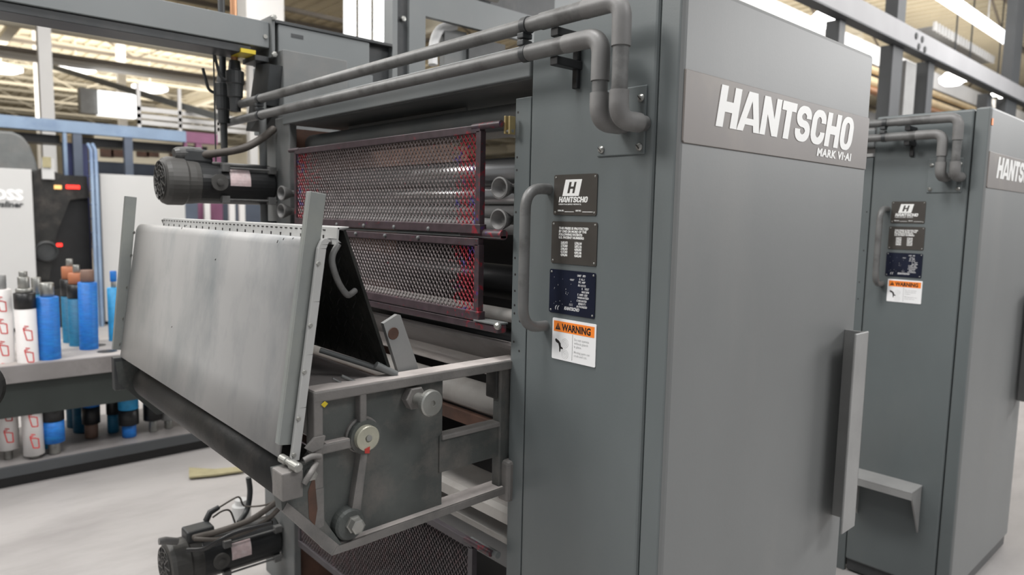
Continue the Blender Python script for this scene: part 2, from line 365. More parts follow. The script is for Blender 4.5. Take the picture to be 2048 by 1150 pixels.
# roof trusses run along X
def truss(y, m, x0=-13, x1=58, z0=CZ - .85, step=1.5):
    t = MB(); t.box(x0, x1, y - .05, y + .05, CZ - .16, CZ - .06); t.box(x0, x1, y - .04, y + .04, z0 - .04, z0 + .04)
    x = x0; k = 0
    while x < x1:
        a, b = (z0, CZ - .1) if k % 2 == 0 else (CZ - .1, z0)
        t.bar((x, y, a), (x + step, y, b), .035, .035); x += step; k += 1
    o = t.build('trim_%d' % len([q for q in bpy.data.objects if q.name.startswith('trim_')]), m, center=False); o['kind'] = 'structure'; return o
for i, y in enumerate([9.5, 13, 16.5, 20, 23.5, 27, 30.5, 34, 38, 42, 46]): truss(y, CREAMT if y > 21 else CREAMD)
for xx in (-4, 2.2, 8.4, 14.6, 20.8, 27):
    g = MB(); g.box(xx - .1, xx + .1, 6, 50, CZ - 1.05, CZ - .95); g.box(xx - .02, xx + .02, 6, 50, CZ - .95, CZ - .6); g.box(xx - .1, xx + .1, 6, 50, CZ - .62, CZ - .57)
    o = g.build('trim_%d' % len([q for q in bpy.data.objects if q.name.startswith('trim_')]), CREAMT, center=False); o['kind'] = 'structure'

exec_parts = []

# ------------------------------------------------------------------ press cabinets
X0, Y0, X1, ZT = 1.13, .788, 2.004, 2.0
def side(u, v, d, o=(0, 0, 0)): return Vector((X0 - d, 0, 0))
def cabinet():
    c = thing('press_cabinet', 'tall grey press cabinet nearest the camera, with large white lettered sign', 'cabinet', (1.567, 1.0, 0))
    core = MB().box(X0 + .012, X1 - .01, Y0 + .01, 1.196, .01, ZT - .02).build('inner_body', DARK, c)
    sh = MB().bbox(X0, X1, Y0, .8405, .06, ZT, .011, 3).build('front_shell', PAINTF, c)
    tl = MB().bbox(X0 + .06, X1, .844, 1.2, .06, ZT, .008, 2).build('rear_shell', PAINT, c)
    dr = MB().bbox(X0, X0 + .058, .8445, 1.2, .06, ZT - .004, .009, 3).build('side_door', PAINT, c)
    # front shell wraps the corner: side strip in the side paint
    st = MB().bbox(X0 - .0012, X0 + .03, Y0 + .006, .8405, .06, ZT - .004, .004, 2).build('corner_strip', PAINT, c)
    pl = MB().box(X0 + .03, X1 - .03, Y0 + .03, 1.17, 0, .06).build('dark_underfill', DARK, c)  # set-back plinth of the cabinet
    # sign
    sg = MB().prism([(1.138, Y0 + .001, 1.700), (1.142, Y0 + .001, 1.696), (1.995, Y0 + .001, 1.696), (1.997, Y0 + .001, 1.833), (1.138, Y0 + .001, 1.833)], (0, -.004, 0)).build('sign_plate', PLATEBR, c, 'brown sign plate with white capital letters', bevel=.0012)
    pf = lambda u, v, d: Vector((1.246 + u, Y0 - .0031 - d, 1.738 + v))
    wordmark(MB(), pf, .083, .640).build('lettering', WHITE, sg)
    mb = MB(); text_to(mb, 'MARK VI·AI', lambda u, v, d: Vector((1.892 + u, Y0 - .0031 - d, 1.7125 + v)), .0255, .0011, .12, .0008, 'RIGHT', fit=.198, space=1.1); mb.build('model_lettering', WHITE, sg)
    # pull bracket at the right edge of the front: web out from the face, then a flange
    b = MB(); b.bbox(1.938, 1.945, .727, Y0 + .001, .735, 1.262, .002); b.bbox(1.862, 1.945, .727, .7335, .722, 1.265, .003); b.build('pull_flange', SHEETD, c)
    # side handle
    hp = bend([(X0 + .003, 1.132, 1.613), (1.057, 1.132, 1.613), (1.057, 1.132, 1.300), (X0 + .003, 1.132, 1.300)], .05, 8)
    MB().tube(hp, .0122, 16).build('door_handle', PIPE, c)
    # side plates
    def plate(nm, m, y0, y1, z0, z1, lab, r=.0045):
        pts = []
        for cy, cz, a0 in ((y0 - r, z1 - r, 90), (y0 - r, z0 + r, 0), (y1 + r, z0 + r, -90), (y1 + r, z1 - r, -180)):
            for k in range(5):
                a = math.radians(a0 - 90 * k / 4) ; pts.append((X0 - .0002, cy + r * math.sin(a + PI / 2) if False else cy + r * math.cos(math.radians(a0 - 90 * k / 4)), cz + r * math.sin(math.radians(a0 - 90 * k / 4))))
        p = MB().prism(pts, (-.0018, 0, 0)).build(nm, m, c, lab)
        return p
    P = lambda yl, z0: (lambda u, v, d: Vector((X0 - .0020 - d, yl - u, z0 + v)))
    def rivets(p, y0, y1, z0, z1):
        q = MB()
        for yy in (y0 - .006, y1 + .006):
            for zz in (z0 + .006, z1 - .006): q.lathe((X0 - .0018, yy, zz), (-1, 0, 0), [(0, .0026), (.001, .0024), (.0018, .0012)], 10)
        q.build('rivets', STEEL, p)
    n1 = plate('nameplate', PLATED, 1.115, .987, 1.555, 1.644, 'dark brown nameplate with white slanted H emblem'); rivets(n1, 1.115, .987, 1.555, 1.644)
    # emblem: white slanted block with an H cut out of it
    em = MB(); s_ = .25
    sk = lambda pts: [(a + b * s_, b) for a, b in pts]
    Hh = sk([(.013, .006), (.020, .006), (.020, .0155), (.028, .0155), (.028, .006), (.0345, .006), (.0345, .0305), (.028, .0305), (.028, .0205), (.020, .0205), (.020, .0305), (.013, .0305)])
    shapes_mesh([(sk([(0, 0), (.049, 0), (.049, .036), (0, .036)]), [Hh])], P(1.088, 1.597), .0004, em)
    em.build('emblem', WHITE, n1)
    mb = MB(); wordmark(mb, P(1.099, 1.583), .0125, .085, .0004)
    for a, b in ((1.099, 1.5775),): text_to(mb, 'DIVISION OF A.M. GRAPHICS · WESTMONT ILL', P(a, b), .0042, .0001, .1, .0003, sx=.78)
    text_to(mb, 'SERIAL NO.', P(1.101, 1.5635), .0046, .0002, 0, .0003, sx=.8); text_to(mb, 'UNIT NO.', P(1.047, 1.5635), .0046, .0002, 0, .0003, sx=.8)
    for a, b in ((1.080, 1.052), (1.027, .997)): mb.box(X0 - .0024, X0 - .002, a, b, 1.562, 1.5632)
    mb.build('lettering', WHITE, n1)
    n2 = plate('nameplate', PLATED, 1.1185, .983, 1.447, 1.541, 'brown patent plate with two columns of numbers'); rivets(n2, 1.1185, .983, 1.447, 1.541)
    mb = MB()
    for i, (t, fw) in enumerate((('THIS PRESS IS PROTECTED', .088), ('BY ONE OR MORE OF THE', .083), ('FOLLOWING PATENTS:', .071), ('U.S. PATENT NUMBERS:', .076))): text_to(mb, t, P(1.096, 1.5235 - i * .0068), .0072, .0003, .1, .0003, fit=fw)
    nums = (('3,603,973', '3,793,860', '3,986,453', '4,137,843', '4,096,806'), ('3,736,164', '3,875,156', '4,056,055', '4,093,186', '4,662,645'))
    for j, cl in enumerate(nums):
        for i, t in enumerate(cl): text_to(mb, t, P(1.089 - j * .042, 1.4915 - i * .0068), .0074, .0003, .1, .0003, sx=.72)
    mb.build('lettering', WHITE, n2)
    n3 = plate('nameplate', PLATEBL, 1.121, .983, 1.334, 1.433, 'worn navy plate with flaking white print'); rivets(n3, 1.121, .983, 1.334, 1.433)
    mb = MB(); rows = (('UNIT   SPD', 1.036, 1.4215), ('E  A.L. I', 1.030, 1.414), ('DC  AMP', 1.032, 1.4075), ('FU 115 E E', 1.033, 1.400), ('R    VOLT', 1.022, 1.3935), ('MAX RPM', 1.022, 1.3865), ('E  AMPS  SIZE', 1.034, 1.380), ('WARRANTEED', 1.034, 1.3735), ('C MOUNTED', 1.036, 1.3665), ('SERIES IT I', 1.031, 1.3600), ('AUTHORIZED', 1.036, 1.3535))
    for t, a, b in rows: text_to(mb, t, P(a, b), .0062, .0002, .15, .0003, sx=.8)
    for a, b, t in ((1.060, 1.411, '· VOLT'), (1.058, 1.356, '( ( ( (')): text_to(mb, t, P(a, b), .006, .0001, .2, .0003, sx=.8)
    text_to(mb, 'KANTSCHO', P(1.073, 1.3445), .0098, .0005, .25, .0003, sx=.85); text_to(mb, '( (', P(1.102, 1.3445), .0098, .0005, .25, .0003, sx=1.2)
    for i in range(16):
        yy = random.uniform(1.11, 1.04); zz = random.uniform(1.35, 1.425); mb.box(X0 - .0023, X0 - .002, yy, yy - .0007, zz, zz + random.uniform(.001, .003))
    mb.build('lettering', LGREY, n3)
    # warning label
    lb = plate('warning_label', LABELW, 1.108, .9765, 1.2285, 1.3225, 'white and orange WARNING sticker', .003)
    MB().box(X0 - .0023, X0 - .0019, 1.1035, .981, 1.2925, 1.3165).build('orange_band', ORANGE, lb)
    mb = MB(); text_to(mb, 'WARNING', P(1.0775, 1.2965), .0215, .0009, 0, .0004, fit=.087)
    shapes_mesh([([(0, 0), (.0165, 0), (.00825, .0155)], [[(.0075, .003), (.009, .003), (.009, .0115), (.0075, .0115)]])], P(1.0985, 1.297), .0004, mb)
    # hand caught between rollers
    shapes_mesh([([(0, .0145), (.003, .0095), (.011, .0065), (.0135, -.001), (.0145, -.012), (.0165, -.012), (.0185, -.004), (.0245, -.005), (.025, -.002), (.019, .001), (.0175, .008), (.012, .013), (.003, .0175)], [])], P(1.0985, 1.2585), .0004, mb)
    mb.box(X0 - .0023, X0 - .0019, 1.045, 1.0444, 1.233, 1.291)
    mb.build('lettering', LBLACK, lb)
    mb = MB()
    for cz in (1.2685, 1.2435):
        for rr_ in (.0105, .0068, .0028):
            ring = lambda r: [(r * math.cos(2 * PI * k / 28), r * math.sin(2 * PI * k / 28)) for k in range(28)]
            shapes_mesh([(ring(rr_), [ring(rr_ - .0006)])], P(1.067, cz), .0003, mb)
    for i, t in enumerate(('Do not operate', 'without guards', 'in place.')): text_to(mb, t, P(1.040, 1.2785 - i * .0078), .0075, .0001, 0, .0003, sx=.92)
    for i, t in enumerate(('Moving parts can', 'crush and cut.')): text_to(mb, t, P(1.040, 1.2505 - i * .0078), .0075, .0001, 0, .0003, sx=.92)
    mb.build('faded_text', LGREY, lb)
    # pipe entry plate with four screws
    ep = MB().bbox(X0 - .004, X0 + .001, .866, .990, 1.678, 1.812, .003).build('pipe_entry_plate', PAINT, c)
    for yy, zz in ((.878, 1.787), (.878, 1.692), (.977, 1.692), (.977, 1.787)):
        q = MB().lathe((X0 - .004, yy, zz), (-1, 0, 0), [(0, .0078), (.002, .0078), (.006, .0045), (.0062, .001)], 16)
        sc = q.build('screw', STEEL, ep); MB().bar((X0 - .0107, yy - .004, zz - .004), (X0 - .0107, yy + .004, zz + .004), .0015, .0015).build('screw_slot', LBLACK, sc)
    return c
CAB = cabinet()
DX = 1.995
CAB2 = copy_tree(CAB, off=(DX, 0, 0)); CAB2['label'] = 'second grey press cabinet, further right behind the nearest one, with a step'
for n_ in (CAB, CAB2): n_['group'] = 'press cabinets in line'
# step on the second cabinet
sx = X0 + DX
st = MB(); st.bbox(sx - .125, sx - .001, .915, 1.17, .476, .486, .003); st.box(sx - .125, sx - .118, .915, 1.17, .452, .478)
st.prism([(sx - .001, .918, .28), (sx - .001, .918, .478), (sx - .12, .918, .478)], (0, .006, 0)); st.prism([(sx - .001, 1.16, .28), (sx - .001, 1.16, .478), (sx - .12, 1.16, .478)], (0, .006, 0))
st.build('foot_step', SHEETD, CAB2, 'small folded steel foot step')
# third cabinet edge is hidden; orange mark on second one
MB().box(sx + .004, sx + .022, Y0 - .002, Y0 - .0005, 1.93, 1.955).build('orange_mark', ORANGE, CAB2)

# ------------------------------------------------------------------ coolant pipes on the cabinets
def pipe_pair(off, ylen, labels):
    ox = off
    for k, (y, zt, xx) in enumerate(((.922, 1.9, 1.052), (.873, 1.958, 1.052))):
        r = .0155
        nm = 'coolant_pipe'
        t = thing(nm, labels[k], 'pipe', (xx + ox, 1.5, zt), 'coolant pipes')
        yend = ylen + (.07 if k == 0 else 0)
        zb = 1.737
        path = bend([(xx + ox, yend, zt), (xx + ox, y, zt), (xx + ox, y, zb), (X0 + ox - .002, y - .004, zb)], .034, 7)
        MB().tube(path, r, 20).build('pipe', PIPE, t)
        # elbow fittings with collars
        e = MB(); e.tube(bend([(xx + ox, y + .095, zt), (xx + ox, y, zt), (xx + ox, y, zt - .085)], .036, 8), .0185, 20); e.build('elbow', PIPED, t)
        e = MB()
        e.tube(bend([(xx + ox, y, zb + .055), (xx + ox, y, zb), (X0 + ox - .02, y - .004, zb)], .032, 8), .0190, 20)
        e.build('elbow', PIPED, t)
        MB().tube([(xx + ox, y + .095, zt), (xx + ox, y + .215, zt)], .0175, 20).build('sleeve', PIPE, t)
        # clamps
        for yy in ((1.135, 2.56) if off == 0 else (1.135,)):
            cl = MB(); cl.tube([(xx + ox, yy - .008, zt), (xx + ox, yy + .008, zt)], r + .003, 20); cl.bbox(xx + ox - .014, xx + ox + .014, yy - .004, yy + .016, zt - r - .012 if k else zt + r, zt - r if k else zt + r + .012, .002)
            cl.cyl((xx + ox - .006, yy + .006, zt - .034 if k else zt + .034), (xx + ox - .006, yy + .006, zt), .003, 8)
            cl.build('clamp', DARK, t)
        bk = MB(); bk.bbox(xx + ox, X0 + ox - .001, 1.04, 1.062, zt - .036, zt - .018, .002); bk.bbox(X0 + ox - .012, X0 + ox - .001, 1.045, 1.060, zt - .075, zt - .02, .002); bk.build('standoff', BLACK, t)
pipe_pair(0, 2.83, ('lower long grey coolant pipe with elbows on the nearest cabinet', 'upper long grey coolant pipe with elbows on the nearest cabinet'))
pipe_pair(DX, 2.4, ('lower grey coolant pipe on the second cabinet', 'upper grey coolant pipe on the second cabinet'))

# ------------------------------------------------------------------ press frame
def frame(ox, full=True):
    t = thing('printing_unit', 'grey steel press frame between cabinet and far side post' if full else 'grey steel frame of the second press behind the nearest cabinet', 'machine frame', (1.3 + ox, 1.9, 0))
    g = lambda *a: (a[0] + ox, a[1] + ox, *a[2:])
    MB().bbox(*g(X0 + .004, X0 + .02, 1.203, 1.256, 0, 1.828), .002).build('near_post', PAINT, t)
    h = MB()
    for yy, zz in ((1.247, 1.795), (1.247, 1.69), (1.247, 1.66), (1.247, 1.56), (1.215, 1.60), (1.247, 1.45), (1.216, 1.435), (1.245, 1.41), (1.245, 1.37), (1.245, 1.335), (1.245, 1.315), (1.225, 1.298), (1.245, 1.245), (1.225, 1.225)):
        h.lathe((X0 + .0045 + ox, yy, zz), (-1, 0, 0), [(0, .0032), (.0006, .003)], 10)
    h.build('screw_holes', LBLACK, t)
    MB().box(*g(1.2, 1.98, 1.215, 1.235, 0, 1.83)).build('near_side_plate', GRIME, t)
    # far side
    MB().bbox(*g(X0, X0 + .03, 2.49, 2.615, 0, 1.90), .004).build('far_post', PAINTD, t)
    MB().box(*g(X0 + .03, 2.0, 2.53, 2.555, 0, 1.86)).build('far_side_plate', RUST, t)
    MB().bbox(*g(X0 + .03, 2.1, 2.60, 2.84, 0, 1.2), .004).build('far_column', PAINTD, t)
    MB().bbox(*g(X0 + .03, X0 + .3, 2.60, 2.80, 1.2, 2.16), .004).build('far_column_upper', PAINTD, t)
    MB().bbox(*g(X0 - .003, X0 + .012, 1.203, 2.54, 1.871, 1.945), .003).build('top_beam', BEAM, t)
    MB().prism([(X0 + .012 + ox, 1.21, 1.875), (X0 + .25 + ox, 1.21, 1.875), (X0 + .25 + ox, 1.21, 1.869), (X0 + .012 + ox, 1.21, 1.869)], (0, 1.3, 0)).build('beam_underside', PAINTD, t)
    MB().bbox(*g(1.30, 1.31, 1.66, 2.36, 1.825, 1.868), .002).build('rear_beam', SHEETD, t)
    MB().tube([(1.24 + ox, 1.24, 1.808), (1.24 + ox, 2.52, 1.808)], .034, 20).build('round_cover', PAINTD, t)
    return t
FR = frame(0)
frame(DX, False)
# conduit on the far post and slanted dark bracket
cd1 = MB().tube([(1.10, 2.655, 1.45), (1.10, 2.655, 1.98)], .014, 12).build('conduit', PAINTD, FR)
MB().lathe((1.10, 2.655, 1.44), (0, 0, 1), [(0, .018), (.02, .018), (.03, .014)], 12).build('end_fitting', DARK, cd1)
for zz in (1.5, 1.93): MB().box(1.10, 1.165, 2.648, 2.662, zz, zz + .012).build('conduit_clip', DARK, FR)
bx = MB(); bx.prism([at(p[0], p[1], 'X', 1.11) for p in ((506, 160), (512, 128), (540, 128), (532, 210), (500, 262), (492, 262))], (.06, 0, 0))
tag(bx.build('guide_bracket', DARK), 'dark tapered bracket under the overhead beam end', 'bracket')
# cover box, plates, posts above the far side
cv = thing('upper_cover', 'grey sheet cover box behind the pipes with a notched seam', 'cover', (1.41, 2.7, 2.0))
cvb = MB().bbox(1.163, 1.56, 2.65, 2.9, 2.135, 2.262, .004); cvb.build('cover_lid', BEAM, cv)
MB().bbox(1.15, 1.67, 2.645, 2.92, 2.2625, 2.275, .002).build('cover_edge', DARK, cv)
MB().bbox(1.163, 1.58, 2.655, 2.9, 1.86, 2.132, .004).build('cover_panel', BEAM, cv)
MB().box(1.215, 1.265, 2.6485, 2.652, 2.222, 2.236).build('latch_notch', DARK, cv)
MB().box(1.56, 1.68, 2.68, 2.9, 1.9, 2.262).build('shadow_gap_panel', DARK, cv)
po = thing('upright_channel', 'tall dark channel post rising behind the pipes with a bolt', 'post', (1.72, 2.67, 0))
MB().box(1.672, 1.697, 2.65, 2.72, 0, 3.4).build('flange', BEAM, po)
MB().box(1.697, 1.762, 2.675, 2.72, 0, 3.4).build('web', DARK, po)
MB().lathe(at(805, 38, 'Y', 2.67), (0, -1, 0), [(0, .012), (.012, .012), (.013, .004)], 6).build('bolt', STEEL, po)
hp = thing('slotted_panel', 'grey upper panel with a rectangular opening behind the pipes', 'panel', (2.1, 2.68, 1.9))
hb = MB(); hb.box(1.764, 1.85, 2.66, 2.69, 1.95, 3.1); hb.box(1.85, 2.75, 2.66, 2.69, 2.43, 2.56); hb.box(1.85, 2.75, 2.66, 2.69, 1.95, 2.17)
hb.build('sheet', BEAM, hp)
MB().box(2.0, 2.13, 2.72, 2.76, 2.1, 2.42).build('rear_post', PAINTD, hp)
MB().box(2.13, 2.36, 2.70, 2.8, 2.26, 2.40).build('junction_box', DARK, hp)
tag(MB().tube(smoothpath([at(866, 130, 'Y', 2.71), at(867, 90, 'Y', 2.72), at(880, 60, 'Y', 2.74), at(912, 50, 'Y', 2.71)]), .022, 12).build('white_hose', WHITEP), 'white hose looping inside the opening of the upper panel', 'hose')
ub = thing('upper_beam', 'grey horizontal beam section crossing the top edge above the pipes', 'beam', (2.2, 2.8, 2.6))
MB().box(1.52, 3.3, 2.85, 2.95, 2.66, 2.80).build('beam_web', BEAM, ub)
MB().box(2.30, 2.75, 2.75, 2.84, 2.57, 2.72).build('mounting_box', DARK, ub)
MB().cyl((2.05, 2.7, 2.62), (2.3, 2.7, 2.62), .03).build('chrome_rod', STEEL, ub)

# overhead beam along X at the left
ob = thing('overhead_beam', 'long grey overhead box beam crossing the upper left corner', 'beam', (0, 2.72, 2.1))
MB().bbox(-3.0, 1.128, 2.65, 2.80, 2.165, 2.262, .003).build('beam_body', BEAM, ob)
MB().bbox(-3.0, 1.06, 2.66, 2.79, 2.135, 2.164, .002).build('bottom_flange', DARK, ob)
fp = MB().bbox(1.130, 1.142, 2.63, 2.82, 2.13, 2.285, .002).build('end_plate', PAINTD, ob)
q = MB()
for zz in (2.275, 2.14): q.lathe((1.136, 2.63, zz), (0, -1, 0), [(0, .011), (.01, .011), (.011, .005)], 6)
q.lathe((1.112, 2.65, 2.205), (0, -1, 0), [(0, .008), (.004, .008)], 10)
q.build('bolts', STEEL, ob)
MB().box(1.02, 1.075, 2.6495, 2.75, 2.1335, 2.148).build('yellow_patch', YEL, ob)
MB().bbox(1.075, 1.13, 2.66, 2.78, 2.115, 2.135, .002).build('lower_lug', DARK, ob)

# vertical pipes with valves
def vpipe(x, y, lab, z1, m, vz):
    t = thing('valve_pipe', lab, 'pipe', (x, y, vz))
    MB().tube([(x, y, z1), (x, y, 2.9)], .013, 14).build('riser', m, t)
    MB().lathe((x, y, vz), (0, 0, 1), [(-.10, .02), (-.05, .022), (-.045, .028), (0, .03), (.005, .034), (.05, .034), (.055, .024), (.09, .02)], 18).build('valve_body', DARK, t)
    h = MB(); h.tube(bend([(x - .02, y, vz + .01), (x - .055, y, vz + .02), (x - .075, y, vz + .10)], .015), .006, 8); h.build('valve_lever', DARK, t)
    return t
vpipe(at(470, 170, 'Y', 2.76).x, 2.76, 'thicker vertical pipe with a brown upper length and a valve', 1.94, COPPER, 2.03)
vpipe(at(446, 170, 'Y', 2.84).x, 2.84, 'thinner dark vertical pipe with a lever valve left of the copper one', 1.62, DARK, 1.99)
tag(MB().tube([(at(429, 200, 'Y', 2.79).x, 2.79, 1.72), (at(429, 200, 'Y', 2.79).x, 2.79, 2.136)], .003, 8).build('signal_rod', DARK), 'thin dark rod hanging beside the valve pipes', 'rod')

# ------------------------------------------------------------------ motors
def motor(x0, x1, y, z, r, lab):
    t = thing('electric_motor', lab, 'motor', ((x0 + x1) / 2, y, z - r), 'electric motors on the far side')
    ax = (1, 0, 0); b = (x0, y, z); L = x1 - x0
    MB().lathe(b, ax, [(.115, r * .86), (.12, r * .9), (L - .01, r * .9), (L, r * .8)], 36).build('motor_body', MOTB, t)
    MB().lathe(b, ax, [(0, r * .62), (0, r * .8), (.006, r * .93), (.02, r), (.07, r), (.078, r * .94), (.10, r * .93), (.118, r * .9)], 36).build('fan_cover', MOTC, t)
    gr = MB(); gr.lathe((x0 - .001, y, z), ax, [(0, r * .78), (.004, r * .78)], 30)
    g = gr.build('fan_recess', BLACK, t)
    gg = MB()
    for i in range(12):
        a = 2 * PI * i / 12; gg.bar((x0 - .003, y + .18 * r * math.cos(a), z + .18 * r * math.sin(a)), (x0 - .003, y + .8 * r * math.cos(a + .3), z + .8 * r * math.sin(a + .3)), .004, .004)
    for q_ in (.2, .42, .62, .8): gg.tube([(x0 - .003, y + q_ * r * math.cos(2 * PI * i / 24), z + q_ * r * math.sin(2 * PI * i / 24)) for i in range(25)], .002, 5, False)
    gg.build('fan_grille', MOTC, t)
    # conduit plate, tie rods, label
    MB().lathe((x0 + .175, y - r * .86, z), (0, -1, 0), [(0, .03), (.012, .03), (.013, .012), (.018, .012), (.019, .006)], 20).build('brush_cap', MOTC, t)
    tr = MB()
    for dz in (.62, -.72):
        tr.cyl((x0 + .20, y - math.sqrt(1 - dz * dz) * r - .004, z + dz * r), (x1, y - math.sqrt(1 - dz * dz) * r - .004, z + dz * r), .004, 8)
        for xx in (x0 + .2, x1 - .02): tr.bbox(xx - .014, xx + .014, y - math.sqrt(1 - dz * dz) * r - .014, y - math.sqrt(1 - dz * dz) * r + .01, z + dz * r - .014, z + dz * r + .014, .002)
    tr.build('tie_rods', PIPE, t)
    lb = MB(); rr = r * .905
    pts = [(y - rr * math.cos(math.radians(a)), z + rr * math.sin(math.radians(a))) for a in range(-8, 41, 8)]
    for (ya, za), (yb, zb) in zip(pts, pts[1:]): lb.add([(x0 + .215, ya, za), (x0 + .29, ya, za), (x0 + .29, yb, zb), (x0 + .215, yb, zb)], [(0, 1, 2, 3)])
    lb.build('rating_label', PINKL, t)
    MB().bbox(x0 + .07, x0 + .17, y - .035, y + .04, z + r * .8, z + r + .03, .008).build('terminal_box', DARK, t)
    return t
motor(.735, 1.128, 2.665, 1.650, .085, 'dark electric motor with round fan grille above the light panel')
motor(.71, 1.128, 2.665, .235, .092, 'dirty dark electric motor near the floor under the arm')
tag(MB().tube(smoothpath([(.86, 2.655, 1.745), (.90, 2.62, 1.752), (.99, 2.58, 1.775), (1.06, 2.58, 1.815), (1.12, 2.60, 1.86)]), .014, 12).build('motor_hose', HOSE), 'thick dusty cable curving from the upper motor to the frame', 'hose')
tag(MB().lathe((.85, 2.655, 1.755), (1, .1, .12), [(-.075, .016), (-.06, .022), (-.02, .022), (0, .018), (.02, .018)], 14).build('cable_gland', PIPE), 'grey cable gland on top of the upper motor', 'cable gland')

# ------------------------------------------------------------------ expanded metal guards
def guard(label, ya, yb, z0, z1, x=1.10, rods=True, tilt=0.0, ink=MESHM, frm=None):
    t = thing('mesh_guard', label, 'guard', (x, (ya + yb) / 2, z0), 'mesh guards on the press')
    X = lambda z: x - tilt * (z1 - z)
    m = MB(); pw, ph = .0165, .0205
    nc = int((yb - ya) / (pw / 2)); nr = int((z1 - z0) / (ph / 2))
    th = .0012; hw = .0019
    for j in range(nr + 1):
        zc = z0 + j * ph / 2 + 0.0
        prev = None
        vs = []; fs = []
        for i in range(nc + 1):
            y = ya + i * pw / 2; s = (1 if (i + j) % 2 else -1)
            z = min(max(zc + s * ph / 4, z0), z1); dx = .0012 * s
            k = len(vs)
            vs += [(X(z) + dx - th, y, z - hw), (X(z) + dx + th, y, z - hw * .2), (X(z) + dx + th, y, z + hw), (X(z) + dx - th, y, z + hw * .2)]
            if i: fs += [(k - 4 + q, k + q, k + (q + 1) % 4, k - 4 + (q + 1) % 4) for q in range(4)]
        m.add(vs, fs)
    m.build('expanded_mesh', ink, t)
    f = MB(); f.bbox(X(z1) - .006, X(z1) + .012, ya - .012, yb + .012, z1 - .004, z1 + .016, .002); f.bbox(X(z0) - .008, X(z0) + .014, ya - .02, yb + .012, z0 - .022, z0 + .002, .002)
    f.prism([(X(z1) - .006, ya - .016, z1), (X(z1) + .01, ya - .016, z1), (X(z0) + .01, ya - .016, z0), (X(z0) - .006, ya - .016, z0)], (0, .018, 0))
    f.prism([(X(z1) - .006, yb, z1), (X(z1) + .01, yb, z1), (X(z0) + .01, yb, z0), (X(z0) - .006, yb, z0)], (0, .014, 0))
    f.build('frame', frm or GUARDF, t)
    if rods:
        MB().tube([(X(z1), ya + .02, z1 + .012), (X(z1), ya - .085, z1 + .012)], .0085, 12).build('hinge_pin', GUARDF, t)
        MB().tube([(X(z1), yb - .02, z1 + .012), (X(z1), yb + .06, z1 + .012)], .0075, 12).build('hinge_pin', GUARDF, t)
    return t
g1 = guard('upper expanded metal guard with red ink crusted near its right edge', 1.352, 2.36, 1.527, 1.755)
MB().bbox(1.108, 1.124, 1.262, 1.268, 1.744, 1.786, .001).build('brass_clip', BRASS, g1); MB().bbox(1.106, 1.124, 1.244, 1.250, 1.742, 1.784, .001).build('brass_clip', BRASS, g1); MB().cyl((1.114, 1.27, 1.75), (1.114, 1.242, 1.75), .004, 8).build('clip_pin', STEEL, g1)
g2 = guard('second expanded metal guard, directly below the uppermost one', 1.352, 2.36, 1.31, 1.478, rods=False)
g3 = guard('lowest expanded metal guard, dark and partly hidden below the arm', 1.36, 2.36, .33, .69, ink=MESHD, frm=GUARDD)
# rails between the guards
rl = thing('guard_rail', 'dark inked cross rails between the two upper mesh guards', 'rail', (1.11, 1.8, 1.48))
MB().bbox(1.10, 1.118, 1.262, 2.40, 1.496, 1.503, .001).build('rail_strip', PAINTD, rl)
MB().tube([(1.11, 1.262, 1.517 - .012), (1.11, 1.42, 1.505)], .0125, 16).build('rod_end', GUARDF, rl)
q = MB()
for i in range(5): q.lathe((1.094, 1.55 + i * .17, 1.512), (-1, 0, 0), [(0, .007), (.004, .006), (.006, .002)], 10); q.lathe((1.094, 1.60 + i * .17, 1.486), (-1, 0, 0), [(0, .006), (.004, .005), (.006, .002)], 10)
q.build('rail_bolts', PAINTD, rl)
rb = thing('lower_guard_rail', 'dark inked rail under the second mesh guard ending in a shiny bolt', 'rail', (1.11, 1.8, 1.26))
MB().bbox(1.095, 1.125, 1.262, 2.40, 1.266, 1.286, .003).build('rail_bar', GUARDF, rb)
MB().bbox(1.09, 1.13, 1.262, 1.35, 1.2865, 1.291, .001).build('rail_cap', PAINTD, rb)
MB().lathe((1.095, 1.262, 1.285), (-.6, -1, 0), [(-.005, .009), (.004, .009), (.009, .004)], 12).build('shiny_bolt', STEEL, rb)

# ------------------------------------------------------------------ rollers inside the press
def roller(x, z, r, m, lab, ya=1.24, yb=2.525, g='rollers behind the guards'):
    o = MB().lathe((x, ya, z), (0, 1, 0), [(0, r * .3), (.025, r * .3), (.026, r), (yb - ya - .03, r), (yb - ya - .029, r * .3), (yb - ya, r * .3)], 40)
    o = o.build('press_roller', m); tag(o, lab, 'roller', g)
    for p in o.data.polygons: p.use_smooth = abs(p.normal.y) < .5
    return o
roller(1.33, 1.672, .043, CHROME, 'uppermost shiny roller behind the upper mesh guard')
roller(1.26, 1.606, .024, CHROME, 'slim roller just under the uppermost shiny roller behind the guard')
roller(1.27, 1.560, .022, ROLG, 'middle grey roller behind the upper mesh guard')
roller(1.25, 1.522, .022, ROLG, 'lower grey roller behind the upper mesh guard')
roller(1.34, 1.36, .05, BLACK, 'black rubber roller behind the second mesh guard')
roller(1.17, 1.300, .017, CREAMROL, 'thin pale roller visible behind the lower edge of the second guard')
roller(1.19, 1.235, .028, BLACK, 'black roller directly below the second mesh guard')
roller(1.19, 1.058, .040, CREAMROL, 'dusty white roller seen through the upper window of the arm')
roller(1.30, .62, .07, ROLG, 'large grey roller in the dark behind the lowest guard')
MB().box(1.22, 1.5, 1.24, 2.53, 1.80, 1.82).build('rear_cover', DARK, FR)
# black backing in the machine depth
MB().box(1.62, 1.66, 1.24, 2.53, .0, 1.49).build('inner_panel', BLACK, FR)
